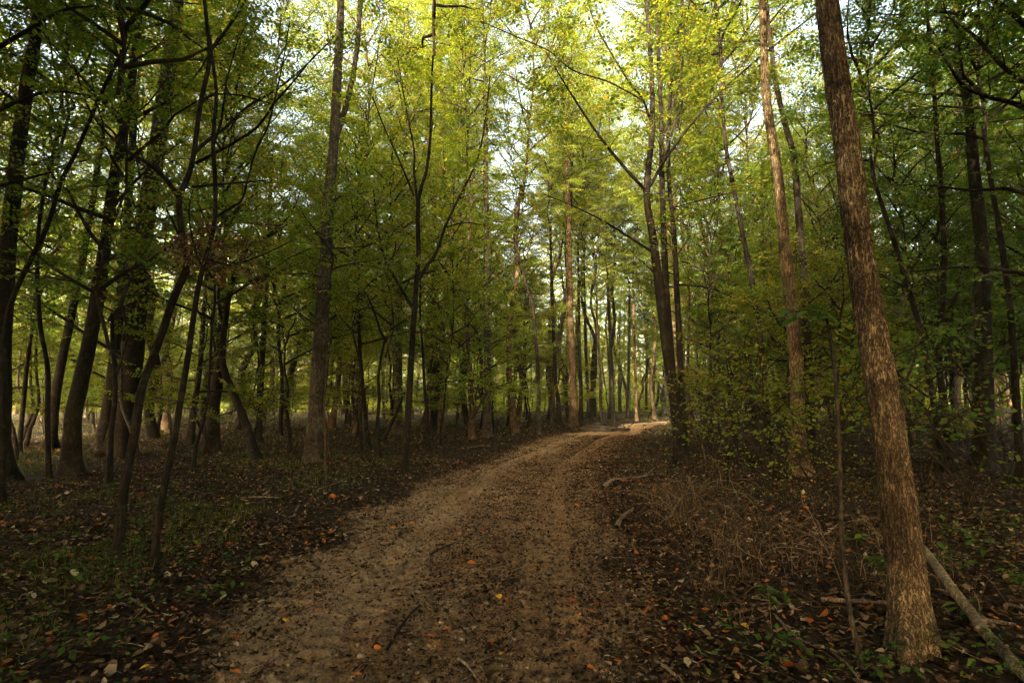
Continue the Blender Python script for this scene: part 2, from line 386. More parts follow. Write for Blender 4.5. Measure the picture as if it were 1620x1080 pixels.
def arch(key, *a, **k):
    me = build('crown', crown_chunks(*a, **k), [M_LEAF, M_TWIG], smooth=(1,))
    ARCH[key] = me.data; bpy.data.objects.remove(me)
for i in range(4): arch(f'tall{i}', 100 + i, 11.5, 3.6, 30, 'mid', el=(.4, 1.15), sub=(.9, 2.0), every=.36, spray_every=.25, thin=.64, lead=.06)
for i in range(4): arch(f'under{i}', 200 + i, 7.0, 2.6, 26, 'fine', el=(.35, 1.05), shape='flat', sub=(.7, 1.6), every=.27, spray_every=.22, thin=.62, lead=.03)
for i in range(2): arch(f'layer{i}', 230 + i, 4.5, 2.9, 14, 'fine', el=(.12, .75), shape='flat', sub=(.7, 1.7), every=.28, spray_every=.21, lead=.05)
for i in range(3): arch(f'far{i}', 300 + i, 12, 3.7, 26, 'far', el=(.4, 1.1), sub=(.9, 2.1), every=.5, spray_every=.36, thin=.52)
for i in range(2): arch(f'cover{i}', 340 + i, 13, 4.2, 30, 'far', el=(.1, .95), sub=(.9, 2.3), every=.42, spray_every=.34)
for i in range(2): arch(f'coverlow{i}', 360 + i, 6, 2.7, 22, 'far', el=(.0, .7), shape='shrub', sub=(.7, 1.7), every=.4, spray_every=.32, scale=(.6, 1))
for i in range(2): arch(f'farunder{i}', 320 + i, 7.5, 2.9, 22, 'far', el=(.2, .9), shape='flat', sub=(.8, 1.8), every=.42, spray_every=.32, scale=(.55, 1.0))
for i in range(3): arch(f'shrub{i}', 400 + i, 2.3, 1.05, 12, 'broad', el=(.3, .9), shape='shrub', sub=(.3, .7), every=.26, spray_every=.19, lead=.014, scale=(.7, 1.2))

def crown_obj(key, parent, loc, rz, s=1.0, sz=None, col=(1, 1, 1), name='crown'):
    o = bpy.data.objects.new(name, ARCH[key]); COL.objects.link(o); o.parent = parent
    o.location = tuple(loc); o.rotation_euler = (0, 0, rz); o.scale = (s, s, sz or s); o.color = (*col, 1)
    return o

# ------------------------------------------------------------------ ground
def ground():
    def axis(lo, hi, st, far_lo, far_hi, g):
        a = list(np.arange(lo, hi, st)); d = st
        while a[-1] < far_hi: d *= g; a.append(a[-1] + d)
        b = []; d = st; x = lo
        while x > far_lo: d *= g; x -= d; b.append(x)
        return np.array(b[::-1] + a)
    xs = axis(-3.2, 2.6, .024, -900, 900, 1.055); ys = axis(1.9, 10.2, .024, -300, 1200, 1.028)
    X, Y = np.meshgrid(xs, ys); Z = terrain(X, Y)
    fade = 1 - sstep(60, 160, np.hypot(X, Y)); Z = Z * fade
    nx, ny = len(xs), len(ys)
    V = np.stack([X, Y, Z], -1).reshape(-1, 3)
    i = np.arange(ny - 1)[:, None] * nx; j = np.arange(nx - 1)[None, :]
    F = np.stack([i + j, i + j + 1, i + nx + j + 1, i + nx + j], -1).reshape(-1, 4)
    o = build('ground', [(V, F, 0)], [M_GROUND], smooth=(0,))
    d = pdist(X, Y); tr = 1 - sstep(-.8, .55, d + 1.3 * fbm(X * .9, Y * .9, 91, 4))
    l, r = pedges(Y); u = (X - l) / (r - l)
    sand = (1 - sstep(.15, .68, u + .9 * fbm(X * .7, Y * .5, 95, 4))) * .8 + .28 * sstep(10, 19, Y) + .9 * fbm(X * 2, Y * 2, 97, 4)
    for nme, arr in (('track', tr), ('sand', np.clip(sand, 0, 1))):
        a = o.data.attributes.new(nme, 'FLOAT', 'POINT'); a.data.foreach_set('value', arr.astype(np.float32).ravel())
    o['kind'] = 'structure'
    return o
ground()

# ------------------------------------------------------------------ traced trees
rngT = np.random.default_rng(7)
TREES = []          # (x, y, radius) for spacing
GREEN = (1.25, 1.12, 1.0); YEL_SUNLIT = (1.5, 1.34, 1.0); GREEN_SHADED = (.75, .9, .95); WARM = (1.9, 1.35, .8)  # crown tints: yellow brightened as if sunlit, dark green dimmed as if shaded

def world_line(pts, Y0, dY):
    n = len(pts); return np.array([P(p[0], p[1], (p[2] if len(p) > 2 else Y0 + dY * i / max(1, n - 1))) for i, p in enumerate(pts)])
def stem_mesh(name, W, r0, r1, mat, parent, sides=10, flare=.6, step=.25, rough=.10, ridge=0, seed=1, rads=None):
    Pt, R = resample(W, rads or [r0, r1], step)
    z = Pt[:, 2] - Pt[0, 2]
    if flare: R = R * (1 + flare * np.exp(-np.maximum(z, 0) / (2.2 * r0 + .08)))
    loc = np.array(parent.location)
    V, F = tube(Pt - loc, R, sides, rough, seed, ridge, .55 if flare else 0)
    return build(name, [(V, F, 0)], [mat], parent, smooth=(0,)), Pt, R

def base_point(px, py, D=None):
    if D is None: g = G(px, py)
    else:
        g = P(px, py, D); g[2] = tz(g[0], g[1])
    return g

def traced(label, pts, w, D=None, dY=0.0, mat=M_BARK_DARK, kind='tall', zc=9.5, cs=1.0, col=GREEN, cat='tree', name='broadleaf_tree', group=None,
           limbs=(), sides=10, leafy=0, tpl='mid', seed=0, crown=True, flare=.45, step=.3, ridge=0, extra_crowns=()):
    """A tree whose trunk follows PTS of the photograph. w: pixel widths at the base and at the last point.
    limbs: (points, base width, tip width, depth change, leafiness) - real limbs leaving the trunk in depth too."""
    rng = np.random.default_rng(seed + 1000)
    g = base_point(*pts[0][:2], D); Y0 = g[1]
    W = world_line(pts, Y0, dY); W[0] = g - [0, 0, .12]
    if len(W) > 2 and W[1][2] < g[2] + .02: W[1][2] = g[2] + .1
    root = empty(name, g, label, cat, group)
    r = [.5 * .74 * (w[0] + (w[1] - w[0]) * i / (len(pts) - 1)) / FPX * W[i][1] for i in range(len(pts))]
    top = W[-1]
    if crown and top[2] < zc:                                # carry the trunk on up to its crown
        d = unit(W[-1] - W[-2]); d = unit(d * .35 + np.array([0, 0, 1.0])); L = (zc - top[2]) / max(d[2], .4)
        W = np.vstack([W, top + d * L * .5, top + d * L]); r += [r[-1] * .85, r[-1] * .7]
    stem_mesh('trunk', W, r[0], r[-1], mat, root, sides, flare, step, .16, ridge, seed, rads=r)
    ch, an = [], []
    loc = np.array(root.location)
    for k, lb in enumerate(limbs):
        lp, w0, w1, ld, leaf = lb[:5]; Ys = lb[5] if len(lb) > 5 else None
        n = len(lp); k0 = np.argmin(np.linalg.norm(np.array([proj(q)[:2] for q in resample(W, [1, 1], .1)[0]]) - lp[0][:2], axis=1))
        y0 = Ys or resample(W, [1, 1], .1)[0][k0][1]
        LW = world_line(lp, y0, ld)
        lf = .7 if seed == 2 else .95; r0 = .5 * lf * w0 / FPX * LW[0][1]; r1 = .5 * lf * w1 / FPX * LW[-1][1]
        LW = LW + rng.normal(0, .02, LW.shape) * np.linspace(0, 1, n)[:, None]
        stem_mesh('branch', LW, r0, max(r1, .003), mat, root, 7, 0, .15, .08, 0, seed + k)
        if leaf > 0: branching(rng, LW - loc, r0, ch, an, .3, (.24 if seed == 2 else .42) / leaf, (.4, 1.2), .26, flat=.6)
    if an:
        c = ch + place_sprays(an, TPL[tpl], rng, (.7, 1.15))
        o = build('foliage', c, [M_LEAF, M_TWIG], root, smooth=(1,)); o.color = (*col, 1)
    if crown:
        t = W[-1] - loc
        crown_obj(kind + str(seed % (4 if kind in ('tall', 'under') else 2)), root, t - [0, 0, .3], rng.random() * 6.28, cs * rng.uniform(.9, 1.1), col=col)
    for key, px, py, s in extra_crowns:                        # leafy side branch systems on the same trunk
        q = P(px, py, Y0) - loc
        crown_obj(key, root, q, rng.random() * 6.28, s, col=col, name='side_foliage')
    TREES.append((g[0], g[1], .5)); return root

# the near trunk on the right of the track
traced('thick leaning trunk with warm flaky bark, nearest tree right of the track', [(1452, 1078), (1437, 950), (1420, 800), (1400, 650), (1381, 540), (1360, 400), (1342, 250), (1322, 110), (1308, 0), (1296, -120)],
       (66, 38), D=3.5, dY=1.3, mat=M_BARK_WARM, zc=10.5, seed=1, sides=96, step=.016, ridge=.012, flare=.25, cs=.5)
# clump of stems right of the track
A = [(1080, 735), (1068, 640), (1052, 530), (1041, 440), (1032, 370), (1023, 305), (1032, 200), (1030, 100), (1022, 0)]
clump = traced('dark clump of three close stems with fanning branches, right edge of the track', A, (26, 8), dY=.3, mat=M_BARK_DARK, zc=14, seed=2, leafy=1, col=GREEN, cs=.65, name='multi_stemmed_tree', limbs=[
    ([(1076, 728), (1064, 600), (1053, 450), (1048, 300), (1046, 180), (1041, 60), (1036, -60)], 20, 6, .5, .9),
    ([(1084, 725), (1078, 600), (1071, 480), (1066, 380), (1058, 260), (1064, 130), (1076, 30), (1085, -70)], 17, 5, 1.2, .9),
    ([(1022, 302), (985, 262), (945, 212), (905, 150), (860, 80)], 9, 3, -1.2, 1.1),
    ([(1027, 297), (1060, 240), (1123, 163), (1204, 90), (1286, 24), (1330, -20)], 8, 3, -1.5, 1.0),
    ([(1033, 205), (1018, 159), (992, 126), (963, 81), (941, 33), (925, -20)], 6, 3, -.8, 1.1),
    ([(1018, 159), (963, 130), (907, 111), (870, 81), (807, 56), (759, 37)], 5, 2, -1.6, 1.1, 13.2),
    ([(1030, 397), (1010, 385), (960, 352), (915, 330), (860, 306)], 7, 2, -1.0, .5),
    ([(1048, 255), (1080, 160), (1110, 80), (1132, 0)], 6, 3, .6, .9),
    ([(1046, 230), (1075, 130), (1085, 40), (1100, -40)], 5, 3, -.5, .9),
    ([(1060, 330), (1095, 320), (1140, 310), (1180, 300)], 4, 2, -.6, .7),
    ([(1068, 450), (1120, 455), (1170, 475), (1215, 495)], 5, 2, -1.0, .7)])
# slim black tree left of the track
traced('slim black forked tree standing alone at the left edge of the track', [(640, 750), (646, 650), (652, 545), (657, 470), (662, 400), (661, 318), (674, 274), (681, 215), (683, 130), (688, 40)], (15, 4), mat=M_BARK_DARK, kind='under', zc=9.5, seed=4, sides=10, col=YEL_SUNLIT, limbs=[
    ([(652, 486), (625, 440), (608, 408), (599, 360), (590, 300)], 6, 2, -.8, .8),
    ([(663, 441), (676, 420), (690, 400), (704, 360), (722, 322), (755, 252), (768, 185), (775, 120)], 7, 2, .8, .8),
    ([(660, 318), (655, 270), (655, 237), (640, 160), (630, 90)], 5, 2, .5, .9),
    ([(655, 310), (630, 252), (611, 207), (590, 150)], 4, 2, -.6, .8),
    ([(704, 360), (735, 352), (770, 356)], 3, 1.5, -.3, .5, 14)])
# big pale trunk, left
traced('thick pale trunk that forks high up, left of the slim black tree', [(494, 730), (501, 640), (507, 540), (514, 430), (519, 330), (527, 240), (533, 140), (538, 40), (540, -60)], (35, 14), mat=M_BARK_GREY, seed=5, zc=14.5, sides=18, flare=.15, col=YEL_SUNLIT, limbs=[
    ([(529, 225), (541, 190), (556, 130), (567, 60), (572, -20)], 11, 8, .4, 0),
    ([(508, 520), (480, 500), (440, 470), (400, 455)], 4, 2, -.8, .7), ([(519, 330), (560, 310), (600, 300)], 4, 2, .8, .6)])
# crooked near tree on the left
traced('crooked near tree with long bare branches reaching to both sides, left of the track', [(185, 887), (196, 773), (213, 685), (224, 615), (252, 538), (276, 468), (296, 420), (288, 370), (284, 315), (299, 276), (308, 235), (317, 165), (331, 96), (327, 37), (322, -30)], (19, 7), dY=.7, mat=M_BARK_DARK, kind='under', zc=7.2, seed=6, cs=.7, sides=12, step=.08, flare=.3, tpl='tiny', limbs=[
    ([(283, 312), (263, 285), (240, 262), (222, 252), (200, 236), (181, 222), (159, 200), (137, 159), (120, 110)], 9, 2.5, -.5, .55),
    ([(181, 222), (205, 190), (240, 165), (262, 120)], 4, 2, .4, .6, 5.8),
    ([(309, 240), (330, 222), (352, 207), (389, 170), (437, 144), (481, 104), (533, 56)], 7, 2, .9, .35),
    ([(310, 258), (348, 237), (407, 200), (433, 167), (462, 130), (500, 90)], 6, 2, -.6, .35),
    ([(333, 81), (363, 41), (385, 4), (400, -40)], 6, 3, .3, .5),
    ([(304, 296), (350, 291), (426, 282)], 5, 2, -.2, .0),
    ([(318, 165), (340, 150), (380, 150), (430, 165)], 4, 2, .3, .5),
    ([(286, 380), (272, 350), (264, 330), (270, 318)], 4, 2, -.2, .2)])
deadtree = traced('near tree with a hanging bunch of brown dead leaves, beside the crooked tree', [(241, 898), (256, 791), (274, 702), (285, 638), (297, 567), (311, 471), (322, 420), (338, 360), (341, 300), (337, 222), (342, 148), (333, 74), (322, -10)], (15, 6), dY=.4, mat=M_BARK_DARK, kind='under', zc=7.6, seed=7, cs=.7, sides=10, step=.08, flare=.3, tpl='tiny', limbs=[
    ([(341, 344), (370, 325), (385, 311), (400, 259), (411, 225), (422, 193), (446, 110), (460, 40)], 5, 2, .5, .4),
    ([(337, 230), (352, 190), (358, 130), (372, 60)], 5, 2, -.3, .5),
    ([(322, 430), (308, 380), (303, 330), (300, 300)], 4, 2, .2, .3),
    ([(330, 410), (365, 420), (415, 400), (455, 385)], 4, 1.5, .4, .6)])
def dead_bunch(root):
    rng = np.random.default_rng(5); an = []; c = P(333, 385, 5.9) - np.array(root.location)
    for k in range(46):
        an.append((c + rng.normal(0, 1, 3) * [.13, .13, .17], np.array([rng.normal(), rng.normal(), -1.3])))
    ch = place_sprays(an, TPL['fine'], rng, (.35, .65), tilt=.9)
    build('dead_foliage', ch, [M_DEAD, M_TWIG], root, smooth=(1,))
dead_bunch(deadtree)
# leaning trunk
traced('short leaning dark trunk that tilts left then bends up, left of the pale forked tree', [(407, 727), (392, 680), (375, 635), (352, 575), (355, 520), (366, 450), (389, 397), (420, 375), (446, 362)], (19, 6), mat=M_BARK_DARK, crown=False, seed=8, limbs=[([(354, 520), (345, 470), (352, 420)], 6, 3, .3, .6), ([(366, 450), (410, 440), (455, 410), (490, 395)], 5, 2, -.5, .9), ([(420, 375), (450, 350), (470, 320), (480, 280)], 4, 2, .4, .9)], name='leaning_tree')

LEFT = [  # label, points, widths, D, material, kind, zc
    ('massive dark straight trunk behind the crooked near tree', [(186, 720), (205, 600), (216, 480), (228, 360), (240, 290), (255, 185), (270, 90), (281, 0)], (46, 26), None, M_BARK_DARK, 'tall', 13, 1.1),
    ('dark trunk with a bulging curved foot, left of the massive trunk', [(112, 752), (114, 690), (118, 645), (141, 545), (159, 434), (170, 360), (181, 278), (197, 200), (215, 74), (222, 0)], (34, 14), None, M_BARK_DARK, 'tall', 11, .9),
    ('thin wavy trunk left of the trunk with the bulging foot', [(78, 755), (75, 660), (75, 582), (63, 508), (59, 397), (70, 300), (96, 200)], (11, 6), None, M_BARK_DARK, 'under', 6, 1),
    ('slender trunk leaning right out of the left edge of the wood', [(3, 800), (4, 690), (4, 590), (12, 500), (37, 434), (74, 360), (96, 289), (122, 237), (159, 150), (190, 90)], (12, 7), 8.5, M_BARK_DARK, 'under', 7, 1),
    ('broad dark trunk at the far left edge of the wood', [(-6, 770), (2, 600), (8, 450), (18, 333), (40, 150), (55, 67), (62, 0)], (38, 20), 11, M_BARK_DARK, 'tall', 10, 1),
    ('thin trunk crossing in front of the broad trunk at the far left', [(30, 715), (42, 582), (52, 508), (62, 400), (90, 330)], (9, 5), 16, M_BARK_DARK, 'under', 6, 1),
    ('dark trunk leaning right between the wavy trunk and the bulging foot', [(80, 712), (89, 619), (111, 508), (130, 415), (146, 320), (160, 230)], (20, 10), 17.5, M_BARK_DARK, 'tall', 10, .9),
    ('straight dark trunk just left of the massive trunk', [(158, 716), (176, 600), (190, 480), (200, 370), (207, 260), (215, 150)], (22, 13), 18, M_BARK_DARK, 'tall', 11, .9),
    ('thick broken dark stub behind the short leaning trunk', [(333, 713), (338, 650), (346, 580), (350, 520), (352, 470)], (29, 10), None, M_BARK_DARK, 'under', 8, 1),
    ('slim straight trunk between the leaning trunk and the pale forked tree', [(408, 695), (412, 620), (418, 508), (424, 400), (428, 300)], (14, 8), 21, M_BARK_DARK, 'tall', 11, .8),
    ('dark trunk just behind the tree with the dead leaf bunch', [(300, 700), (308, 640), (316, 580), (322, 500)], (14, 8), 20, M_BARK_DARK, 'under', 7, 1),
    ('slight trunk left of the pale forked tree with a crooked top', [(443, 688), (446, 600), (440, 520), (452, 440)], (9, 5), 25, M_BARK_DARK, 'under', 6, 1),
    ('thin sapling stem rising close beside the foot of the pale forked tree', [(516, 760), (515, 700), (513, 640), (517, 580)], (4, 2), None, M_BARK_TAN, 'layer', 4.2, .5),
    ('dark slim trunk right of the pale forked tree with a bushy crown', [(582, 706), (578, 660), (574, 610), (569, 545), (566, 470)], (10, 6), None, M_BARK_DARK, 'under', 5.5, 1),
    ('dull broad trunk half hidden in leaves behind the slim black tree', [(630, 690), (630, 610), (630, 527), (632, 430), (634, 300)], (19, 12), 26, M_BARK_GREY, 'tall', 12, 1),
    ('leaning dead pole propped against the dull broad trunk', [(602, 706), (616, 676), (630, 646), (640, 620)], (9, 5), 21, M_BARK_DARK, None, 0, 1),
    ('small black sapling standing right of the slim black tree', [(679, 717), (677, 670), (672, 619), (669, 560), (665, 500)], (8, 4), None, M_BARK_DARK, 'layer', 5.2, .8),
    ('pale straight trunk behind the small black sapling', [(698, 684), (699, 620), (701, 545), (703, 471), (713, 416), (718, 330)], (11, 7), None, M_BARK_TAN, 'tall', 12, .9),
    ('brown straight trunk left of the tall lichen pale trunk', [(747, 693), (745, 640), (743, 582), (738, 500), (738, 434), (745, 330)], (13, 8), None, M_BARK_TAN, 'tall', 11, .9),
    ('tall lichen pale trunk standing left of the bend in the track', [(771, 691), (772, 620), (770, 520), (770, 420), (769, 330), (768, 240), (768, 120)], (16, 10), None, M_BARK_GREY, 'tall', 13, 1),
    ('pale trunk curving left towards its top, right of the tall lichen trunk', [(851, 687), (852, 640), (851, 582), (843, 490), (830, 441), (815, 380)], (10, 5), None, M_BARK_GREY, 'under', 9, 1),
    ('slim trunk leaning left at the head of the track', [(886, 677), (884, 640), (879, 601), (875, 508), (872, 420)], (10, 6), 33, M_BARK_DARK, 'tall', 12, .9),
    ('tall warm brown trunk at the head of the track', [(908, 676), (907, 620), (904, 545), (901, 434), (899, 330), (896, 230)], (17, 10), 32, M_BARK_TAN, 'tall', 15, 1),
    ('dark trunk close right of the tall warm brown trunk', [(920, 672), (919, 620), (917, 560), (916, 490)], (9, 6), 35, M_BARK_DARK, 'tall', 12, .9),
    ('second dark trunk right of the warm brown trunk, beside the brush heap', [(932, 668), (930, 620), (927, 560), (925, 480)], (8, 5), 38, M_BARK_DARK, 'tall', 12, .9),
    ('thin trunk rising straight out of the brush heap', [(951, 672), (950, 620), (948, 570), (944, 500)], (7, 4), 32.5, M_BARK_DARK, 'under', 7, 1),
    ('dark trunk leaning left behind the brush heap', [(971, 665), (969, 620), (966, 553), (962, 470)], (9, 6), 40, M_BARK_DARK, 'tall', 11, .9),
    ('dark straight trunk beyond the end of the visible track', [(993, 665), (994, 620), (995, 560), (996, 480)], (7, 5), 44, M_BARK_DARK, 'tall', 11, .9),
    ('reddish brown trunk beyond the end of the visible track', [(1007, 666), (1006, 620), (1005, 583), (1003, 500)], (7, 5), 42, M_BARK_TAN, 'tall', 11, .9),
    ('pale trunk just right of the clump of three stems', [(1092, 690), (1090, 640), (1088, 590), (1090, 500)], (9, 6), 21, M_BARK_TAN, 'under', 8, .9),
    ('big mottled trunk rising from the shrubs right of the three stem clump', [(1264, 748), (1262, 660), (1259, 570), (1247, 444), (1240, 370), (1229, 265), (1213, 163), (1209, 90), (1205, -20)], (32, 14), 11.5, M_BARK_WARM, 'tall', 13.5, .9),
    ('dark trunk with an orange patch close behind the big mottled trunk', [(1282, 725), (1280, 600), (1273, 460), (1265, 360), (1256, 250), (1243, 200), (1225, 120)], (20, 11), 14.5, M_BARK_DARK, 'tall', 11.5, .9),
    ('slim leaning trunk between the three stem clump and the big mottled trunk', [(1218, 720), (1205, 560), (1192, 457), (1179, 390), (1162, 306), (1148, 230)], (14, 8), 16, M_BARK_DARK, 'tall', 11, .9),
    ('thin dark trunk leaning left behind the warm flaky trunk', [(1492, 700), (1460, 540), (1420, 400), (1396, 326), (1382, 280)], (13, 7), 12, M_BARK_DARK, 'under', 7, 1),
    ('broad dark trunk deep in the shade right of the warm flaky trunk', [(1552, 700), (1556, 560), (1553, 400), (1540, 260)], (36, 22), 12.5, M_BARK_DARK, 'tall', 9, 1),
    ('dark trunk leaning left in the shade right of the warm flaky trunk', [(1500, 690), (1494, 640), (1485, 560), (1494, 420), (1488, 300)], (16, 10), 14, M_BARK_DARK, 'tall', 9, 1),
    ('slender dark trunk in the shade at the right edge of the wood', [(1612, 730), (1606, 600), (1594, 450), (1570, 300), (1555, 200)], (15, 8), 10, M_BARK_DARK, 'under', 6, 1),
]
NAMES = {'under': 'understory_tree', 'tall': 'broadleaf_tree', 'layer': 'sapling', None: 'dead_pole'}
for i, (lab, pts, w, D, mat, kd, zc, cs) in enumerate(LEFT):
    px = pts[0][0]; col = YEL_SUNLIT if 560 < px < 1240 else (GREEN_SHADED if px > 1380 else GREEN)  # sunlit tint in the middle, shade tint on the far right
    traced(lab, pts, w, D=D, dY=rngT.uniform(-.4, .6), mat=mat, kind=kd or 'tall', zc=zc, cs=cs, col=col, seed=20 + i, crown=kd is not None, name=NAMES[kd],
           cat='dead tree' if kd is None else ('sapling' if kd == 'layer' else 'tree'), sides=16, step=.14)

# thin sapling in front of the warm trunk, with big drooping leaves on top
sap = traced('thin bare sapling with a few broad leaves on top, left of the thick warm trunk', [(1366, 1076), (1356, 1020), (1344, 965), (1332, 860), (1329, 760), (1325, 650), (1316, 545), (1306, 498)], (12, 6), dY=.15, D=3.4, mat=M_BARK_GREY, crown=False, seed=60, sides=10, step=.04, flare=.2, name='sapling', cat='sapling')
def broad_leaves(root, spots, L=.11, name='foliage', seed=1, col=(1, 1, 1), mat=M_HERB):
    rng = np.random.default_rng(seed); loc = np.array(root.location); ch = []
    for p, az, el, l in spots:
        ch.append(leaf6(np.asarray(p) - loc, az, el, l, .5, rng)); 
    o = build(name, ch, [mat], root); o.color = (*col, 1); return o
def leaf6(b, az, el, l, wr, rng, fold=.25, n=4):
    """one pointed oval leaf folded on its midrib."""
    d = np.array([math.cos(az) * math.cos(el), math.sin(az) * math.cos(el), math.sin(el)])
    s = np.array([-math.sin(az), math.cos(az), 0]); roll = rng.normal(0, .3)
    u = np.cross(d, s); s2 = s * math.cos(roll) + u * math.sin(roll); u2 = np.cross(d, s2)
    V = []; 
    for k in range(n + 1):
        t = k / n; w = l * wr * .5 * math.sin(PI * t ** .8) if 0 < k < n else l * .01
        c = b + d * l * t - np.array([0, 0, 1.0]) * l * .22 * t * t
        V += [c + s2 * w + u2 * w * fold, c, c - s2 * w + u2 * w * fold]
    F = []
    for k in range(n):
        o = 3 * k; F += [[o, o + 1, o + 4, o + 3], [o + 1, o + 2, o + 5, o + 4]]
    return np.array(V), np.array(F), 0
tp = P(1306, 500, 3.55); _r = np.random.default_rng(3)
spots = []
for k in range(24):
    a = P(1306 + _r.uniform(-66, 12), 492 + _r.uniform(-8, 16), 3.55 + _r.uniform(-.15, .15)); spots.append((a, _r.uniform(0, 6.28), _r.uniform(-.5, .2), _r.uniform(.08, .12)))
broad_leaves(sap, spots, seed=4, col=(1.2, 1.2, 1.6))
tw = [tp - np.array(sap.location), P(1280, 490, 3.55) - np.array(sap.location), P(1240, 497, 3.5) - np.array(sap.location)]
_rs = np.random.default_rng(8)
for _k in range(7):
    _a = P(1366 - 60 * (_k + 2) / 10, 1076 - 560 * (_k + 2) / 10, 3.45); _q = curve(_rs, _a + [-.03 * (_k < 4), 0, 0] - np.array(sap.location), (_rs.normal(), _rs.normal(), .8), _rs.uniform(.12, .35), 4, .2)
    build('twig', [(*tube(_q, np.linspace(.0028, .001, 5), 4), 0)], [M_TWIG], sap, smooth=(0,))
build('twig', [(*tube(*resample(tw, [.004, .002], .05), 5), 0)], [M_TWIG], sap, smooth=(0,))

# tree outside the right of the frame whose limbs hang into the top corner
traced('dark leafy branches hanging into the upper right corner of the picture', [(1760, 800), (1740, 500), (1700, 250), (1680, 100), (1665, -20)], (40, 24), D=8, mat=M_BARK_DARK, zc=9, seed=70, col=GREEN_SHADED, name='overhanging_tree', tpl='tiny', limbs=[
    ([(1700, 250), (1650, 190), (1612, 167), (1571, 155), (1530, 134), (1505, 105), (1485, 77)], 12, 3, -.6, 1.2),
    ([(1690, 180), (1640, 140), (1595, 110), (1551, 69), (1520, 40), (1490, 24)], 12, 3, .4, 1.2),
    ([(1720, 400), (1660, 330), (1600, 300), (1540, 300), (1470, 290)], 11, 3, .3, 1.3),
    ([(1735, 520), (1660, 450), (1590, 430), (1520, 420), (1450, 430)], 10, 3, .6, 1.2),
    ([(1680, 100), (1600, 20), (1520, -30), (1440, -60)], 12, 3, .2, 1.3)])
traced('dark leafy branches hanging into the upper left corner of the picture', [(-150, 850), (-130, 500), (-100, 250), (-80, 100), (-60, -40)], (36, 22), D=8, mat=M_BARK_DARK, zc=9, seed=72, col=GREEN_SHADED, name='overhanging_tree', tpl='tiny', limbs=[
    ([(-100, 250), (-40, 200), (20, 165), (80, 145), (140, 150)], 11, 3, .5, 1.2),
    ([(-90, 160), (-20, 90), (40, 50), (100, 20), (150, 10)], 11, 3, -.3, 1.3),
    ([(-115, 380), (-40, 310), (20, 290), (80, 270)], 10, 3, .8, 1.1),
    ([(-125, 480), (-60, 440), (0, 425), (60, 430)], 9, 3, .4, 1.0),
    ([(-80, 100), (0, -10), (90, -50), (190, -60)], 11, 3, .2, 1.3)])

# ------------------------------------------------------------------ the rest of the wood
TR = {}
TH = {'t': 10.0, 'u': 3.5}
def trunk_arch(key, seed, mat, r=.16, bend=.25):
    rng = np.random.default_rng(seed); H = TH[key[0]]
    p = np.cumsum(np.vstack([[0, 0, -.15], np.column_stack([rng.normal(0, bend, (6, 2)), np.full(6, (H + .15) / 6)])]), axis=0)
    Pt, R = resample(p, [r, r * .55], .4); R = R * (1 + .6 * np.exp(-np.maximum(Pt[:, 2], 0) / .4))
    o = build('trunk', [(*tube(Pt, R, 8, .12, seed), 0)], [mat], smooth=(0,)); TR[key] = (o.data, p[-1]); bpy.data.objects.remove(o)
for k in range(4): trunk_arch(('t', k), 500 + k, (M_BARK_DARK, M_BARK_TAN, M_BARK_GREY, M_BARK_DARK)[k])
for k in range(4): trunk_arch(('u', k), 520 + k, (M_BARK_DARK, M_BARK_DARK, M_BARK_GREY, M_BARK_DARK)[k], r=.055, bend=.07)
def generic(name, x, y, tk, hb, rs, ck, cs, rz, col, label, cat, group, csz=None):
    z = float(terrain(np.array([x]), np.array([y]), False)[0])
    root = empty(name, (x, y, z), label, cat, group); me, tip = TR[tk]
    o = bpy.data.objects.new('trunk', me); COL.objects.link(o); o.parent = root; o.scale = (rs, rs, hb / TH[tk[0]]); o.rotation_euler = (0, 0, rz)
    c, s = math.cos(rz), math.sin(rz)
    crown_obj(ck, root, ((c * tip[0] - s * tip[1]) * rs, (s * tip[0] + c * tip[1]) * rs, hb - .2), rz * 1.7, cs, csz, col)
    TREES.append((x, y, .5)); return root

def zone(x, y):
    if y < 1 or abs(x) > .93 * y + 1: return 'off'
    px = 810 + 900 * x / y
    return 'left' if px < 480 else 'mid' if px < 830 else 'end' if px < 1090 else 'right'
LAB = {
    ('t', 'left'): 'tall dark trunk in the crowded wood left of the pale forked tree', ('t', 'mid'): 'tall distant trunk in the wood between the pale forked tree and the bend',
    ('t', 'end'): 'tall distant trunk in the bright wood beyond the bend of the track', ('t', 'right'): 'tall shaded trunk in the thick wood right of the three stem clump',
    ('t', 'off'): 'tall unseen broadleaf tree shading the wood from beside or behind the viewpoint',
    ('u', 'left'): 'slender leafy understory tree in the wood left of the pale forked tree', ('u', 'mid'): 'slender leafy understory tree between the pale forked tree and the bend',
    ('u', 'end'): 'slender bright leafy understory tree beyond the bend of the track', ('u', 'right'): 'slender leafy understory tree in the thicket right of the three stem clump',
    ('u', 'off'): 'slender unseen understory tree shading the wood from beside or behind the viewpoint'}
ZG = {'left': 'of the left wood', 'mid': 'of the middle wood', 'end': 'beyond the bend', 'right': 'of the right wood', 'off': 'around the viewpoint'}
rng = np.random.default_rng(11)
def free(x, y, dmin):
    return all((x - a) ** 2 + (y - b) ** 2 > dmin * dmin for a, b, _ in TREES)
def clear_of_track(x, y, m): return float(pdist(np.array([x]), np.array([y]))[0]) > m
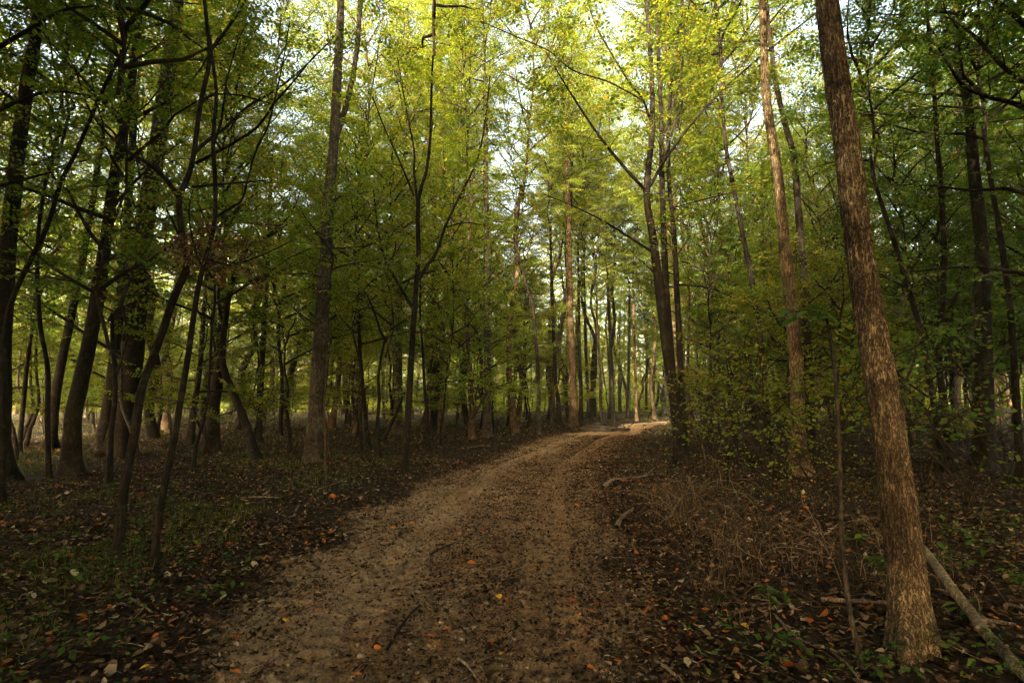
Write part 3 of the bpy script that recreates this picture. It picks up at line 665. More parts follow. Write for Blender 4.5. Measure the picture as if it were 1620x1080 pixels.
def scatter(n, kind, xr, yr, dmin, m, ck, tries=4000, accept=None, hb=(9, 12.5), rs=(.7, 1.3), cs=(.85, 1.15)):
    c = 0
    for _ in range(tries):
        if c >= n: break
        y = rng.uniform(*yr); x = rng.uniform(*xr) if not callable(xr) else xr(y)
        if not clear_of_track(x, y, m) or not free(x, y, dmin): continue
        if accept and not accept(x, y): continue
        zn = zone(x, y); k = rng.integers(0, 4)
        px = 810 + 900 * x / max(y, .1)
        base = YEL_SUNLIT if zn in ('mid', 'end') else GREEN_SHADED if px > 1380 else (1.05, 1.05, .9) if px < 240 else GREEN  # middle crowns tinted as sunlit, outer right and left ones dimmed as shade
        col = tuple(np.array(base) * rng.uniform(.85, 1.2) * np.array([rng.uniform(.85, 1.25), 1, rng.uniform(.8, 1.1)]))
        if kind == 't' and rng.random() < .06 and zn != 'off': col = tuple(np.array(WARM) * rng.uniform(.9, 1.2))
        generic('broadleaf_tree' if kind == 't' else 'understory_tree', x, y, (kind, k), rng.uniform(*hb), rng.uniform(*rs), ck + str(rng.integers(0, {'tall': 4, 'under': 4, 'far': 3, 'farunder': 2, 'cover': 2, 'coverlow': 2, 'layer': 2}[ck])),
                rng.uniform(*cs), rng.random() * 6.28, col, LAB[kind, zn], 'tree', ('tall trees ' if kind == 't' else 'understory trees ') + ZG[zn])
        c += 1
inview = lambda x, y: abs(x) < .95 * y + 1
for x, y, hb in ((-4.4, -1.2, 3.6), (-6.6, -3.2, 4.0), (-4.3, -4.8, 4.4), (-8.6, -6.2, 5.2), (-5.6, -8.0, 5.5), (-3.2, -9.0, 6.5), (-8.0, -10.5, 7), (-10.5, -9.0, 7), (-1.8, -12.0, 7), (-5.4, -13.0, 8), (5.6, -1.0, 4), (8.8, 1.0, 4.5), (11.0, 3.6, 5), (6.2, -4.2, 5), (-8.6, 0.8, 4.5), (-11.0, 3.8, 5), (-6.4, -.8, 4.2)):  # unseen trees added across the sun's path to keep it off the track
    generic('broadleaf_tree', x, y, ('t', 0), hb, 1.0, 'cover' + str(int(-y) % 2), 1.05, x, GREEN, LAB['t', 'off'], 'tree', 'tall trees ' + ZG['off'])
# beside and behind the viewpoint: unseen trees added to close the canopy and darken the sides
scatter(16, 't', (-13, 13), (-9, 11), 2.9, 4.6, 'cover', accept=lambda x, y: abs(x) > .95 * y + 3.6, hb=(5.5, 8), cs=(.95, 1.15))
scatter(26, 't', (-16, 3), (-20, 2), 2.2, 4.4, 'cover', accept=lambda x, y: abs(x) > .95 * y + 3.6, hb=(3.5, 7), cs=(.95, 1.15))
scatter(44, 't', (-24, 24), (-24, 14), 3.3, 4.6, 'cover', accept=lambda x, y: abs(x) > .95 * y + 4, hb=(6, 10), cs=(1.0, 1.2))
scatter(34, 'u', (-15, 15), (-13, 12), 1.9, 3.2, 'coverlow', accept=lambda x, y: abs(x) > .95 * y + (5.6 if y > -1 else 2.6), hb=(1.2, 2.4))
# understory in view
scatter(22, 'u', lambda y: rng.uniform(-.95, -.12) * y, (10, 26), 1.7, 2.0, 'under', hb=(2.8, 4.6))
scatter(30, 'u', lambda y: rng.uniform(.33, .98) * y, (11, 26), 1.6, 1.6, 'under', accept=lambda x, y: not (y < 17 and 940 < 810 + 900 * x / y < 1310), hb=(1.8, 3.8))
scatter(40, 'u', lambda y: rng.uniform(-.35, .5) * y, (19, 42), 2.2, 2.0, 'under', hb=(3.0, 5.0), cs=(.9, 1.3))
# tall trees in view
scatter(11, 't', lambda y: rng.uniform(-.98, -.15) * y, (15, 34), 2.2, 3.0, 'tall', hb=(8, 12.5))
scatter(20, 't', lambda y: rng.uniform(.3, .98) * y, (13, 34), 2.3, 3.0, 'tall', hb=(8, 12.5))
scatter(26, 't', lambda y: rng.uniform(-.3, .5) * y, (27, 46), 2.0, 2.5, 'tall', hb=(9, 13))
scatter(56, 't', lambda y: rng.uniform(-1, 1) * y, (34, 75), 2.0, 2.0, 'far', hb=(8, 13))
scatter(100, 'u', lambda y: rng.uniform(-1, 1) * y, (30, 75), 1.7, 1.8, 'farunder', accept=lambda x, y: x > -.45 * y or rng.random() < .45, hb=(2.0, 5), rs=(.8, 1.6), cs=(.9, 1.4))

scatter(4, 'u', lambda y: rng.uniform(.45, .62) * y, (10.5, 17), 1.3, 1.6, 'layer', hb=(.7, 1.6), rs=(.4, .6), cs=(.6, .85))
scatter(48, 'u', lambda y: rng.uniform(-.95, .08) * y, (15, 40), 1.6, 1.6, 'layer', hb=(.9, 2.2), rs=(.4, .7), cs=(.7, 1.1))
for x, y, hb, cs in ((7.6, 26, 11, 1.25), (.2, 27, 12, 1.2), (4.6, 41, 14, 1.3), (7.5, 44, 15, 1.3), (10.2, 36, 13, 1.25), (2.6, 36, 13.5, 1.2), (6.2, 52, 16, 1.4), (9.5, 55, 16, 1.4), (12.5, 30, 11.5, 1.2), (9.6, 24, 10, 1.1), (-2.5, 33, 13, 1.2), (11.6, 46.5, 9, 1.2), (13.2, 51, 6, 1.3), (15.2, 57, 8, 1.3), (17.5, 64, 6, 1.4), (14.8, 60, 5, 1.4), (12.2, 53.5, 4, 1.2), (-7.4, 27.5, 11, 1.2), (-5.4, 35, 13, 1.25), (-9.6, 30.5, 12, 1.2), (-4.2, 29, 12.5, 1.1)):
    generic('broadleaf_tree', x, y, ('t', int(x * 7) % 4), hb, 1.0, 'tall' + str(int(y) % 4), cs, x, tuple(np.array(YEL_SUNLIT) * 1.05), LAB['t', 'end' if x > .7 else 'mid'], 'tree', 'tall trees ' + ZG['end' if x > .7 else 'mid'], cs * 1.15)
# far-off wood that reads as one mass
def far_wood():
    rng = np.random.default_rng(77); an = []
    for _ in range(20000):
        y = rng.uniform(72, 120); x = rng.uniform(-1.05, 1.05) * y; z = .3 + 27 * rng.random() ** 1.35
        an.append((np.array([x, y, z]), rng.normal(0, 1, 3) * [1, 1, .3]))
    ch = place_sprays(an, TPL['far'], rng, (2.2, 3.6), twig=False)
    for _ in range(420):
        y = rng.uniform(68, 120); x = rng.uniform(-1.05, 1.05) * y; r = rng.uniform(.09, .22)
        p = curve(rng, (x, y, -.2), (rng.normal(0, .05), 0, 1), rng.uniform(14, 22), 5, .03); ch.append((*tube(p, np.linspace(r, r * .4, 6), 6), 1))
    o = build('distant_wood', ch, [M_LEAF, M_BARK_DARK], smooth=(1,)); o.color = (1.9, 1.6, 1.0, 1)  # leaf tint raised so the backdrop looks lit
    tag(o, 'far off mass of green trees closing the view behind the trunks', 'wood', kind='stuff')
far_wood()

# ------------------------------------------------------------------ shrubs and plants
def shrub(px, py, s, lab, col=GREEN, D=None):
    g = base_point(px, py, D); rng = np.random.default_rng(int(px * 7 + py))
    root = empty('shrub', g, lab, 'shrub', 'shrubs in the undergrowth')
    ch = []
    for k in range(4):
        a = rng.random() * 6.28; q = curve(rng, (0, 0, -.05), (.35 * math.cos(a), .35 * math.sin(a), 1), 1.2 * s, 5, .12); ch.append((*tube(q, np.linspace(.012, .004, 6), 5), 0))
    build('stem', ch, [M_TWIG], root, smooth=(0,))
    crown_obj('shrub' + str(rng.integers(0, 3)), root, (0, 0, .25 * s), rng.random() * 6.28, s, col=col, name='foliage')
SH = [(1120, 725, 1.15, None), (1170, 735, 1.1, None), (1205, 705, 1.35, None), (1245, 752, 1.0, None), (1300, 740, 1.2, None), (1345, 720, 1.3, None), (1150, 690, 1.3, None), (1235, 690, 1.6, None),
      (1330, 780, .7, None), (1460, 760, 1.1, None), (1530, 800, 1.0, None), (1590, 770, 1.2, None), (1480, 700, 1.5, None), (1580, 690, 1.5, None), (1395, 700, 1.4, None), (1110, 690, 1.2, None), (1060, 700, .55, None)]
SH += [(1105, 752, .75, None), (1150, 770, .7, None), (1215, 775, .8, None), (1290, 772, .85, None), (1095, 705, 1.0, None), (1360, 755, .9, None)]
SHL = ['leafy shrub just right of the foot of the three stem clump', 'leafy shrub between the three stem clump and the big mottled trunk', 'tall shrub left of the big mottled trunk, third back from the track',
       'low shrub hiding the foot of the big mottled trunk', 'leafy shrub right of the foot of the big mottled trunk', 'shrub left of the thick warm trunk, in the shade behind the thin sapling', 'shrub behind the three stem clump on its right side',
       'tallest shrub, directly behind the big mottled trunk', 'small shrub with yellowing leaves beside the thin sapling', 'dark shrub just right of the thick warm trunk', 'low dark shrub near the right edge above the broad leaved seedlings',
       'dark shrub at the right edge of the wood', 'tall dark shrub behind the thick warm trunk on its right', 'tall dark shrub deep in the shade at the right edge', 'shaded shrub directly behind the thick warm trunk', 'slim shrub deep behind the three stem clump', 'small dry shrub at the left foot of the three stem clump',
       'low shrub in front of the three stem clump, on its right', 'low leafy shrub at the edge of the dry brush', 'low leafy shrub in front of the big mottled trunk', 'leafy shrub between the big mottled trunk and the thin sapling', 'shrub close behind the foot of the three stem clump', 'shrub just left of the thick warm trunk']
for (px, py, s, D), lab in zip(SH, SHL):
    shrub(px, py, s, lab, col=GREEN_SHADED if px > 1400 else (1.3, 1.2, .9) if px in (1330, 1060) else GREEN, D=D)

def seedling(px, py, n, h, lab, seed, D=None, col=(1, 1, 1), L=(.06, .10)):
    rng = np.random.default_rng(seed); g = base_point(px, py, D); root = empty('seedling', g, lab, 'seedling', 'broad leaved seedlings'); ch = []; sp = []
    for k in range(n):
        a = rng.random() * 6.28; q = curve(rng, (rng.normal(0, .05), rng.normal(0, .05), -.02), (.5 * math.cos(a), .5 * math.sin(a), 1), h * rng.uniform(.6, 1.1), 5, .12)
        ch.append((*tube(q, np.linspace(.003, .0015, 6), 4), 0))
        for j in (2, 3, 4, 5, 5):
            sp.append((np.array(g) + q[j], rng.random() * 6.28, rng.uniform(-.3, .25), rng.uniform(*L)))
    build('stem', ch, [M_TWIG], root); broad_leaves(root, sp, seed=seed, col=col, name='foliage')
for k, (px, py, n, h, lab) in enumerate([
        (1500, 905, 6, .30, 'bright green seedling patch right of the thick warm trunk, nearest the trunk'), (1560, 880, 6, .32, 'bright green seedling patch second from the thick warm trunk'),
        (1610, 930, 5, .30, 'green seedling patch at the right edge of the picture'), (1395, 905, 7, .26, 'bright seedling tucked against the left side of the thick warm trunk'),
        (1530, 985, 3, .20, 'small yellowish seedling beside the pale fallen branch'), (1230, 960, 5, .14, 'low blue green seedling in the leaf litter right of the track'),
        (1345, 870, 3, .22, 'small seedling by the foot of the thin sapling'), (1480, 850, 4, .34, 'shaded seedling behind the thick warm trunk on the right'), (1590, 850, 5, .36, 'shaded seedling near the right edge behind the bright patch')]):
    seedling(px, py, n, h, lab, 300 + k, col=(1.1, 1.15, 1))

# ------------------------------------------------------------------ fallen wood
def on_ground(px, py, lift=.02):
    g = G(px, py); return g + np.array([0, 0, lift])
def stick(name, lab, pts, w0, w1, mat=M_DEADWOOD, lifts=None, cat='stick', twigs=0, seed=0, group=None, sides=8):
    W = np.array([on_ground(p[0], p[1], (lifts[i] if lifts else .5 * w0 / FPX * 5)) for i, p in enumerate(pts)])
    rng = np.random.default_rng(seed); r0 = .5 * w0 / FPX * W[0][1]; r1 = .5 * w1 / FPX * W[-1][1]
    Pt, R = resample(W, [r0, r1], .06); ch = [(*tube(Pt, R, sides, .15, seed), 0)]
    for k in range(twigs):
        i = rng.integers(len(Pt) // 4, len(Pt)); d = unit(Pt[-1] - Pt[0]) + rng.normal(0, .6, 3) * [1, 1, .3]; d[2] = abs(d[2]) * .5
        q = curve(rng, Pt[i], d, rng.uniform(.15, .45), 4, .2); ch.append((*tube(q, np.linspace(r1 * .7, r1 * .2, 5), 5), 0))
    o = build(name, ch, [mat], smooth=(0,)); tag(o, lab, cat, group); return o
stick('fallen_branch', 'pale fallen branch lying right of the foot of the thick warm trunk', [(1462, 900), (1484, 922), (1506, 957), (1535, 982), (1560, 1022), (1594, 1050), (1616, 1082), (1655, 1112)], 12, 19, lifts=[.17, .13, .12, .07, .09, .05, .07, .05], cat='branch', seed=1, twigs=3, sides=14)
stick('fallen_branch', 'crooked grey branch lying at the right edge of the track', [(953, 773), (970, 761), (985, 759), (1010, 757), (1033, 752)], 8, 4, cat='branch', seed=2, twigs=2)
stick('fallen_branch', 'pale branch leaning in the dark undergrowth at the right edge', [(1655, 700), (1590, 710), (1528, 722)], 9, 5, lifts=[1.05, 1.1, 1.2], cat='branch', seed=3)
SG = 'dead sticks on the forest floor'
for k, (lab, pts, w0, w1, mt) in enumerate([
    ('short pale stick at the bottom edge in the middle of the track', [(726, 1048), (740, 1062), (760, 1085)], 5, 4, M_DEADWOOD),
    ('pale stick at the bottom edge on the right side of the track', [(1036, 1050), (1055, 1066), (1082, 1085)], 5, 5, M_DEADWOOD),
    ('broken brown stick standing out of the litter right of the track', [(975, 836), (985, 822), (1000, 808)], 8, 5, M_DEADWOOD),
    ('long thin stick slanting up the litter bank right of the track', [(1058, 826), (1075, 795), (1105, 752)], 4, 2, M_DEADWOOD),
    ('short dark stick in the litter right of the track', [(1047, 846), (1060, 841), (1074, 835)], 6, 4, M_BARK_DARK),
    ('straight pale stick between the thin sapling and the thick warm trunk', [(1300, 952), (1350, 958), (1408, 957)], 7, 5, M_DEADWOOD),
    ('thin stick pointing at the foot of the thin sapling', [(1224, 976), (1250, 1005), (1285, 1040)], 4, 3, M_DEADWOOD),
    ('thin stick near the bottom edge left of the thin sapling', [(1315, 1034), (1345, 1064), (1362, 1085)], 4, 3, M_DEADWOOD),
    ('long dark root like stick in the litter right of the track', [(1152, 975), (1180, 972), (1225, 965)], 6, 3, M_BARK_TAN),
    ('thin dark twig lying across the lower part of the track', [(613, 1030), (640, 990), (665, 960)], 5, 3, M_BARK_DARK),
    ('thin forked twig on the brown part of the track', [(915, 978), (930, 990), (948, 994)], 4, 2, M_DEADWOOD),
    ('small dark stick lying across the tyre marks', [(795, 928), (808, 924), (822, 922)], 7, 5, M_BARK_DARK),
    ('short dark twig left of the tyre marks on the track', [(680, 880), (695, 874), (712, 864)], 4, 2, M_BARK_DARK),
    ('pale stick in the grass below the pale forked tree', [(465, 820), (468, 808), (474, 800)], 4, 3, M_DEADWOOD),
    ('thin pale stick lying in the litter left of the slim black tree', [(380, 789), (410, 787), (446, 790)], 4, 2, M_DEADWOOD),
    ('slanting stick lying below the pale forked tree', [(500, 777), (520, 771), (545, 762)], 3, 2, M_DEADWOOD),
    ('white bare twig standing near the small black sapling', [(662, 702), (668, 694), (665, 686)], 3, 2, M_DEADWOOD),
    ('thin pale stick on the far litter left of the bend', [(740, 709), (760, 707), (775, 706)], 3, 2, M_DEADWOOD),
    ('stick lying in the shadow at the left below the crooked tree', [(205, 950), (222, 962), (240, 972)], 4, 3, M_DEADWOOD),
    ('pale stick in the undergrowth right of the seedling patches', [(1595, 960), (1620, 970), (1650, 985)], 5, 4, M_DEADWOOD)]):
    stick('dead_stick', lab, pts, w0, w1, mt, group=SG, seed=40 + k, twigs=1 if k % 3 == 0 else 0, lifts=[.02, .035, .02])

def brush_heap():
    rng = np.random.default_rng(9); g = G(948, 681); root = empty('brush_heap', g, 'dark heap of branches and dirt at the left side of the bend', 'brush heap'); ch = []
    for k in range(130):
        a = rng.random() * 6.28; p = np.array([rng.normal(0, .7), rng.normal(0, .5), rng.uniform(0, .45)])
        q = curve(rng, p, (math.cos(a), math.sin(a), rng.normal(.1, .3)), rng.uniform(.5, 1.4), 4, .25); ch.append((*tube(q, np.linspace(rng.uniform(.012, .04), .005, 5), 5), 0))
    build('branches', ch, [M_BARK_DARK], root, smooth=(0,))
    n = 24; th = np.linspace(0, 2 * PI, n, endpoint=False); V = []
    for k in range(7):
        t = k / 6; rr = (1 - t ** 1.6) * 1.05 + .02
        for a in th: V.append([rr * math.cos(a) * 1.3 * (1 + .3 * math.sin(3 * a + k)), rr * math.sin(a) * .8, .42 * t + .07 * math.sin(5 * a + 2 * k) * (t > 0) - .05 * (t == 0)])
    i = np.arange(6)[:, None] * n; j = np.arange(n)[None]; F = np.stack([i + j, i + (j + 1) % n, i + n + (j + 1) % n, i + n + j], -1).reshape(-1, 4)
    m, nt = newmat('dark_soil'); b = nd(nt, 'ShaderNodeBsdfPrincipled'); b.inputs['Roughness'].default_value = 1
    ns = nd(nt, 'ShaderNodeTexNoise'); ns.inputs['Scale'].default_value = 18; r = ramp(nt, [(.3, (.012, .009, .006)), (.7, (.07, .045, .028))]); nt.links.new(ns.outputs[0], r.inputs[0]); nt.links.new(r.outputs[0], b.inputs['Base Color'])
    o = nd(nt, 'ShaderNodeOutputMaterial'); nt.links.new(b.outputs[0], o.inputs[0])
    build('soil_mound', [(np.array(V), F, 0)], [m], root, smooth=(0,))
brush_heap()

# ------------------------------------------------------------------ ground cover (nobody could count it)
def leaf_quads(rng, x, y, z, l, w, tilt):
    """dry leaves: two quads folded on the midrib, curled."""
    n = len(x); az = rng.random(n) * 2 * PI
    d = np.stack([np.cos(az), np.sin(az), rng.normal(0, tilt, n)], 1); s = np.stack([-np.sin(az), np.cos(az), rng.normal(0, tilt, n)], 1)
    p = np.stack([x, y, z], 1); L = l[:, None]; Wd = w[:, None]; up = np.array([0, 0, 1.0])
    cu = rng.normal(.10, .16, n)[:, None]; fo = rng.normal(.12, .2, n)[:, None]
    a = p - d * L * .5 + up * L * np.abs(cu); m = p; b = p + d * L * .5 + up * L * cu
    V = np.stack([a, p - d * L * .05 + s * Wd * .5 + up * Wd * fo, b, p - d * L * .05 - s * Wd * .5 + up * Wd * fo, m], 1)
    # two quads around the midpoint: a, side, m.. keep as quads a-s1-b-m and a-m-b-s2
    F = np.array([[0, 4, 2, 1], [0, 3, 2, 4]]); F = (F[None] + (np.arange(n) * 5)[:, None, None]).reshape(-1, 4)
    return V.reshape(-1, 3), F
def leaf_ovals(rng, x, y, z, l, w, tilt):
    n = len(x); az = rng.random(n) * 2 * PI
    d = np.stack([np.cos(az), np.sin(az), rng.normal(0, tilt, n)], 1); s = np.stack([-np.sin(az), np.cos(az), rng.normal(0, tilt, n)], 1)
    p = np.stack([x, y, z], 1); L = l[:, None]; Wd = w[:, None]; up = np.array([0, 0, 1.0]); rows = []
    cu = rng.normal(.25, .3, n)[:, None]; fo = rng.normal(.2, .35, n)[:, None]; tp = rng.uniform(.55, 1.0, n)[:, None]; tw = rng.normal(0, .25, n)[:, None]
    for t, ww in ((-.5, .06), (-.2, .85), (.2, 1), (.5, .08)):
        c = p + d * L * t + up * L * cu * t * t; q = Wd * .5 * (ww * (tp if t > 0 else 1)); st = s + up * tw * t
        rows += [c + st * q + up * q * fo, c, c - st * q + up * q * fo]
    V = np.stack(rows, 1); F = np.array([[0, 1, 4, 3], [1, 2, 5, 4], [3, 4, 7, 6], [4, 5, 8, 7], [6, 7, 10, 9], [7, 8, 11, 10]])
    return V.reshape(-1, 3), (F[None] + (np.arange(n) * 12)[:, None, None]).reshape(-1, 4)
def litter():
    rng = np.random.default_rng(21); parts = []
    for (n, x0, x1, y0, y1, ls) in ((76000, -7.3, 7.8, 2.0, 7.5, 1.0), (60000, -9, 10, 6.5, 15, 1.1), (60000, -20, 22, 13, 32, 1.5), (34000, -60, 60, 29, 64, 2.6)):
        x = rng.uniform(x0, x1, n); y = rng.uniform(y0, y1, n); d = pdist(x, y)
        patch = fbm(x * .8, y * .8, 61, 3)
        pr = sstep(-.7, .5, d + 1.5 * patch) * .90 + .10 + .22 * (patch > .06)
        l, r = pedges(y); pr = np.where((x > r - .4) & (d < 1.8), np.maximum(pr, .95 * sstep(-.6, .2, d + 1.0 * patch)), pr)
        k = (rng.random(n) < pr) & (np.abs(x) < .97 * y + .6); x, y, d = x[k], y[k], d[k]; m = len(x)
        sz = rng.lognormal(-3.2, .42, m) * ls * np.where(d < -.1, .75, 1); sz = np.clip(sz, .012, .085 * ls)
        z = terrain(x, y) + rng.uniform(.002, .03, m) * np.where(d < 0, .4, 1)
        V, F = (leaf_ovals if y0 < 5 else leaf_quads)(rng, x, y, z, sz, sz * rng.uniform(.35, .8, m), .28); parts.append((V, F, 0))
    n = 190000; y = 2.0 + 24 * rng.random(n) ** 1.5; l, r = pedges(y); x = l - .3 + (r - l + .6) * rng.random(n)
    k = rng.random(n) < np.where(y > 10, .35, .24) + .45 * sstep(.3, .8, (x - l) / (r - l)) + 1.6 * np.clip(fbm(x * 1.1, y * .8, 63, 4) + .1, 0, .5); x, y = x[k], y[k]; m = len(x)
    l, r = pedges(y); tk = np.minimum(np.abs(x - (l + r) / 2 - .8), np.abs(x - (l + r) / 2 + .62)) < .22
    k = ~tk | (rng.random(m) < .42); x, y = x[k], y[k]; m = len(x)
    sz = np.clip(rng.lognormal(-4.0, .45, m), .007, .05) * (1 + y * .03)
    parts.append((*leaf_quads(rng, x, y, terrain(x, y) + .003, sz, sz * rng.uniform(.3, .8, m), .3), 0))
    tag(build('leaf_litter', parts, [M_LITTER]), 'brown dry leaf litter covering the forest floor and track edges', 'leaf litter', kind='stuff')
litter()
def twig_litter():
    rng = np.random.default_rng(31); ch = []
    n = 0
    while n < 900:
        y = 2.2 + 14 * rng.random() ** 1.7; x = rng.uniform(-.95, .95) * y
        d = float(pdist(np.array([x]), np.array([y]))[0])
        if rng.random() > (1 if d > -.2 else .28): continue
        a = rng.random() * 6.28; L = rng.uniform(.05, .32) * (1 if d > 0 else .5)
        q = curve(rng, (x, y, tz(x, y) + .012), (math.cos(a), math.sin(a), rng.normal(.02, .08)), L, 3, .15); r = rng.uniform(.0015, .0045)
        ch.append((*tube(q, np.linspace(r, r * .5, 4), 4), int(rng.random() < .4))); n += 1
    tag(build('twig_debris', ch, [M_DEADWOOD, M_BARK_TAN], smooth=(0, 1)), 'small broken twigs strewn through the leaf litter', 'twigs', kind='stuff')
twig_litter()
def clods():
    """loose crumbs of earth on the track"""
    rng = np.random.default_rng(35); n = 14000
    y = 2.1 + 11 * rng.random(n) ** 1.6; l, r = pedges(y); x = l + (r - l) * rng.uniform(-.03, 1.03, n)
    k = rng.random(n) < .25 + 1.5 * np.clip(fbm(x * 1.5, y * 1.5, 39, 2) + .12, 0, 1); x, y = x[k], y[k]; n = len(x)
    s = np.clip(rng.lognormal(-4.8, .5, n), .003, .028); z = terrain(x, y) + s * .25
    base = np.array([[a, b, c] for c in (-.8, .8) for b in (-.8, .8) for a in (-.8, .8)], float)
    V = base[None] * rng.uniform(.5, 1.15, (n, 8, 3)) * s[:, None, None]; az = rng.random(n) * 6.28; c, si = np.cos(az)[:, None], np.sin(az)[:, None]
    V = np.stack([V[..., 0] * c - V[..., 1] * si, V[..., 0] * si + V[..., 1] * c, V[..., 2] * .75], -1) + np.stack([x, y, z], 1)[:, None]
    F = np.array([[0, 2, 3, 1], [4, 5, 7, 6], [0, 1, 5, 4], [2, 6, 7, 3], [0, 4, 6, 2], [1, 3, 7, 5]]); F = (F[None] + (np.arange(n) * 8)[:, None, None]).reshape(-1, 4)
    m, nt = newmat('earth_crumbs'); b = nd(nt, 'ShaderNodeBsdfPrincipled'); b.inputs['Roughness'].default_value = 1
    g = nd(nt, 'ShaderNodeNewGeometry'); rp = ramp(nt, [(0, (.04, .026, .015)), (.6, (.11, .073, .042)), (1, (.22, .155, .095))]); nt.links.new(g.outputs['Random Per Island'], rp.inputs[0]); nt.links.new(rp.outputs[0], b.inputs['Base Color'])
    o = nd(nt, 'ShaderNodeOutputMaterial'); nt.links.new(b.outputs[0], o.inputs[0])
    tag(build('earth_crumbs', [(V.reshape(-1, 3), F, 0)], [m], smooth=(0,)), 'loose crumbs of earth churned up on the track', 'earth', kind='stuff')
clods()
def blades(rng, x, y, h, w, lean):
    n = len(x); az = rng.random(n) * 2 * PI; z = terrain(x, y) - .01
    d = np.stack([np.cos(az), np.sin(az), np.zeros(n)], 1); s = np.stack([-np.sin(az), np.cos(az), np.zeros(n)], 1)
    p = np.stack([x, y, z], 1); up = np.array([0, 0, 1.0]); H = h[:, None]; Ln = lean[:, None]; w = w[:, None]
    rows = []
    for t, ww in ((0, 1), (.4, .85), (.75, .5), (1, .06)):
        c = p + up * H * (t - .35 * Ln * t * t) + d * H * Ln * t * t
        rows += [c - s * w * ww * .5, c + s * w * ww * .5]
    V = np.stack(rows, 1); F = np.array([[0, 1, 3, 2], [2, 3, 5, 4], [4, 5, 7, 6]]); F = (F[None] + (np.arange(n) * 8)[:, None, None]).reshape(-1, 4)
    return V.reshape(-1, 3), F
def grass():
    rng = np.random.default_rng(41); parts = []
    for (n, x0, x1, y0, y1, s) in ((26000, -6.5, -1.4, 2.6, 9, 1), (30000, -14, -1, 8, 18, 1.2), (9000, 1.6, 6.5, 7.5, 15, 1.1), (20000, -32, 1.5, 16, 40, 2.0), (9000, 4, 30, 14, 34, 1.8), (34000, -60, -4, 20, 66, 2.8), (22000, 4, 62, 28, 66, 2.8)):
        x = rng.uniform(x0, x1, n); y = rng.uniform(y0, y1, n); d = pdist(x, y); pa = fbm(x * .55, y * .55, 71, 3)
        k = (rng.random(n) < np.maximum(sstep(-.02, .2, pa), .75 * (s > 2.5)) * sstep(.2, 1.2, d)) & (np.abs(x) < .97 * y + .5); x, y = x[k], y[k]; m = len(x)
        parts.append((*blades(rng, x, y, rng.uniform(.05, .15, m) * s ** .6, rng.uniform(.003, .006, m) * s, rng.uniform(.2, 1.0, m)), 0))
    tag(build('grass', parts, [M_GRASS]), 'thin short green grass on the shaded forest floor', 'grass', kind='stuff')
    # low herbs
    an = []
    for _ in range(2600):
        y = 3.2 + 22 * rng.random() ** 1.4; x = rng.uniform(-.95, .95) * y; d = float(pdist(np.array([x]), np.array([y]))[0])
        if d < .35 or fbm(np.array([x * .4]), np.array([y * .4]), 81, 3)[0] < (.03 if x < 0 else -.02): continue
        an.append((np.array([x, y, tz(x, y) + rng.uniform(.03, .14)]), rng.normal(0, 1, 3) * [1, 1, .2] + [0, 0, .4]))
    o = build('ground_herbs', place_sprays(an, TPL['broad'], rng, (.28, .6)), [M_HERB, M_TWIG], smooth=(1,)); tag(o, 'low green herbs and creepers scattered on the forest floor', 'ground cover', kind='stuff')
grass()
def dry_brush():
    rng = np.random.default_rng(51); n = 3400
    y = rng.uniform(4.0, 11, n); l, r = pedges(y); x = r + .45 + rng.gamma(1.6, .7, n)
    k = (x < .8 * y) & (fbm(x * .9, y * .9, 87, 3) > -.03); x, y = x[k], y[k]; m = len(x)
    a = blades(rng, x, y, rng.uniform(.12, .5, m), rng.uniform(.0025, .005, m), rng.uniform(.5, 1.6, m))
    ch = [(*a, 0)]
    for _ in range(170):
        yy = rng.uniform(4.2, 10); xx = np.interp(yy, _py, _pr) + .5 + rng.gamma(1.5, .6)
        az = rng.random() * 6.28; q = curve(rng, (xx, yy, tz(xx, yy)), (math.cos(az) * .8, math.sin(az) * .8, .75), rng.uniform(.4, 1.0), 7, .22, -.16); q[:, 2] = np.maximum(q[:, 2], terrain(q[:, 0], q[:, 1]))
        ch.append((*tube(q, np.linspace(.004, .0015, 8), 4), 0))
    tag(build('dry_brush', ch, [M_DRY], smooth=()), 'tangled dry brown stems in the verge right of the track', 'dry brush', kind='stuff')
dry_brush()
def thicket_poles():
    """bare whippy stems standing in the right-hand undergrowth, each a thing"""
    rng = np.random.default_rng(57)
    for k in range(22):
        px = rng.uniform(1095, 1380) if k < 15 else rng.uniform(420, 740); py = rng.uniform(690, 750); g = G(px, py)
        L = rng.uniform(1.2, 3.2); q = curve(rng, (0, 0, -.05), (rng.normal(0, .18), rng.normal(0, .18), 1), L, 6, .07)
        root = build('bare_stem', [(*tube(q, np.linspace(rng.uniform(.008, .016), .003, 7), 6), 0)], [M_TWIG if k % 3 else M_DEADWOOD], smooth=(0,)); root.location = tuple(g)
        tag(root, 'thin bare upright stem in the undergrowth right of the track' if k < 15 else 'thin bare upright stem in the undergrowth left of the track', 'stem', 'bare stems right of the track' if k < 15 else 'bare stems left of the track')
thicket_poles()

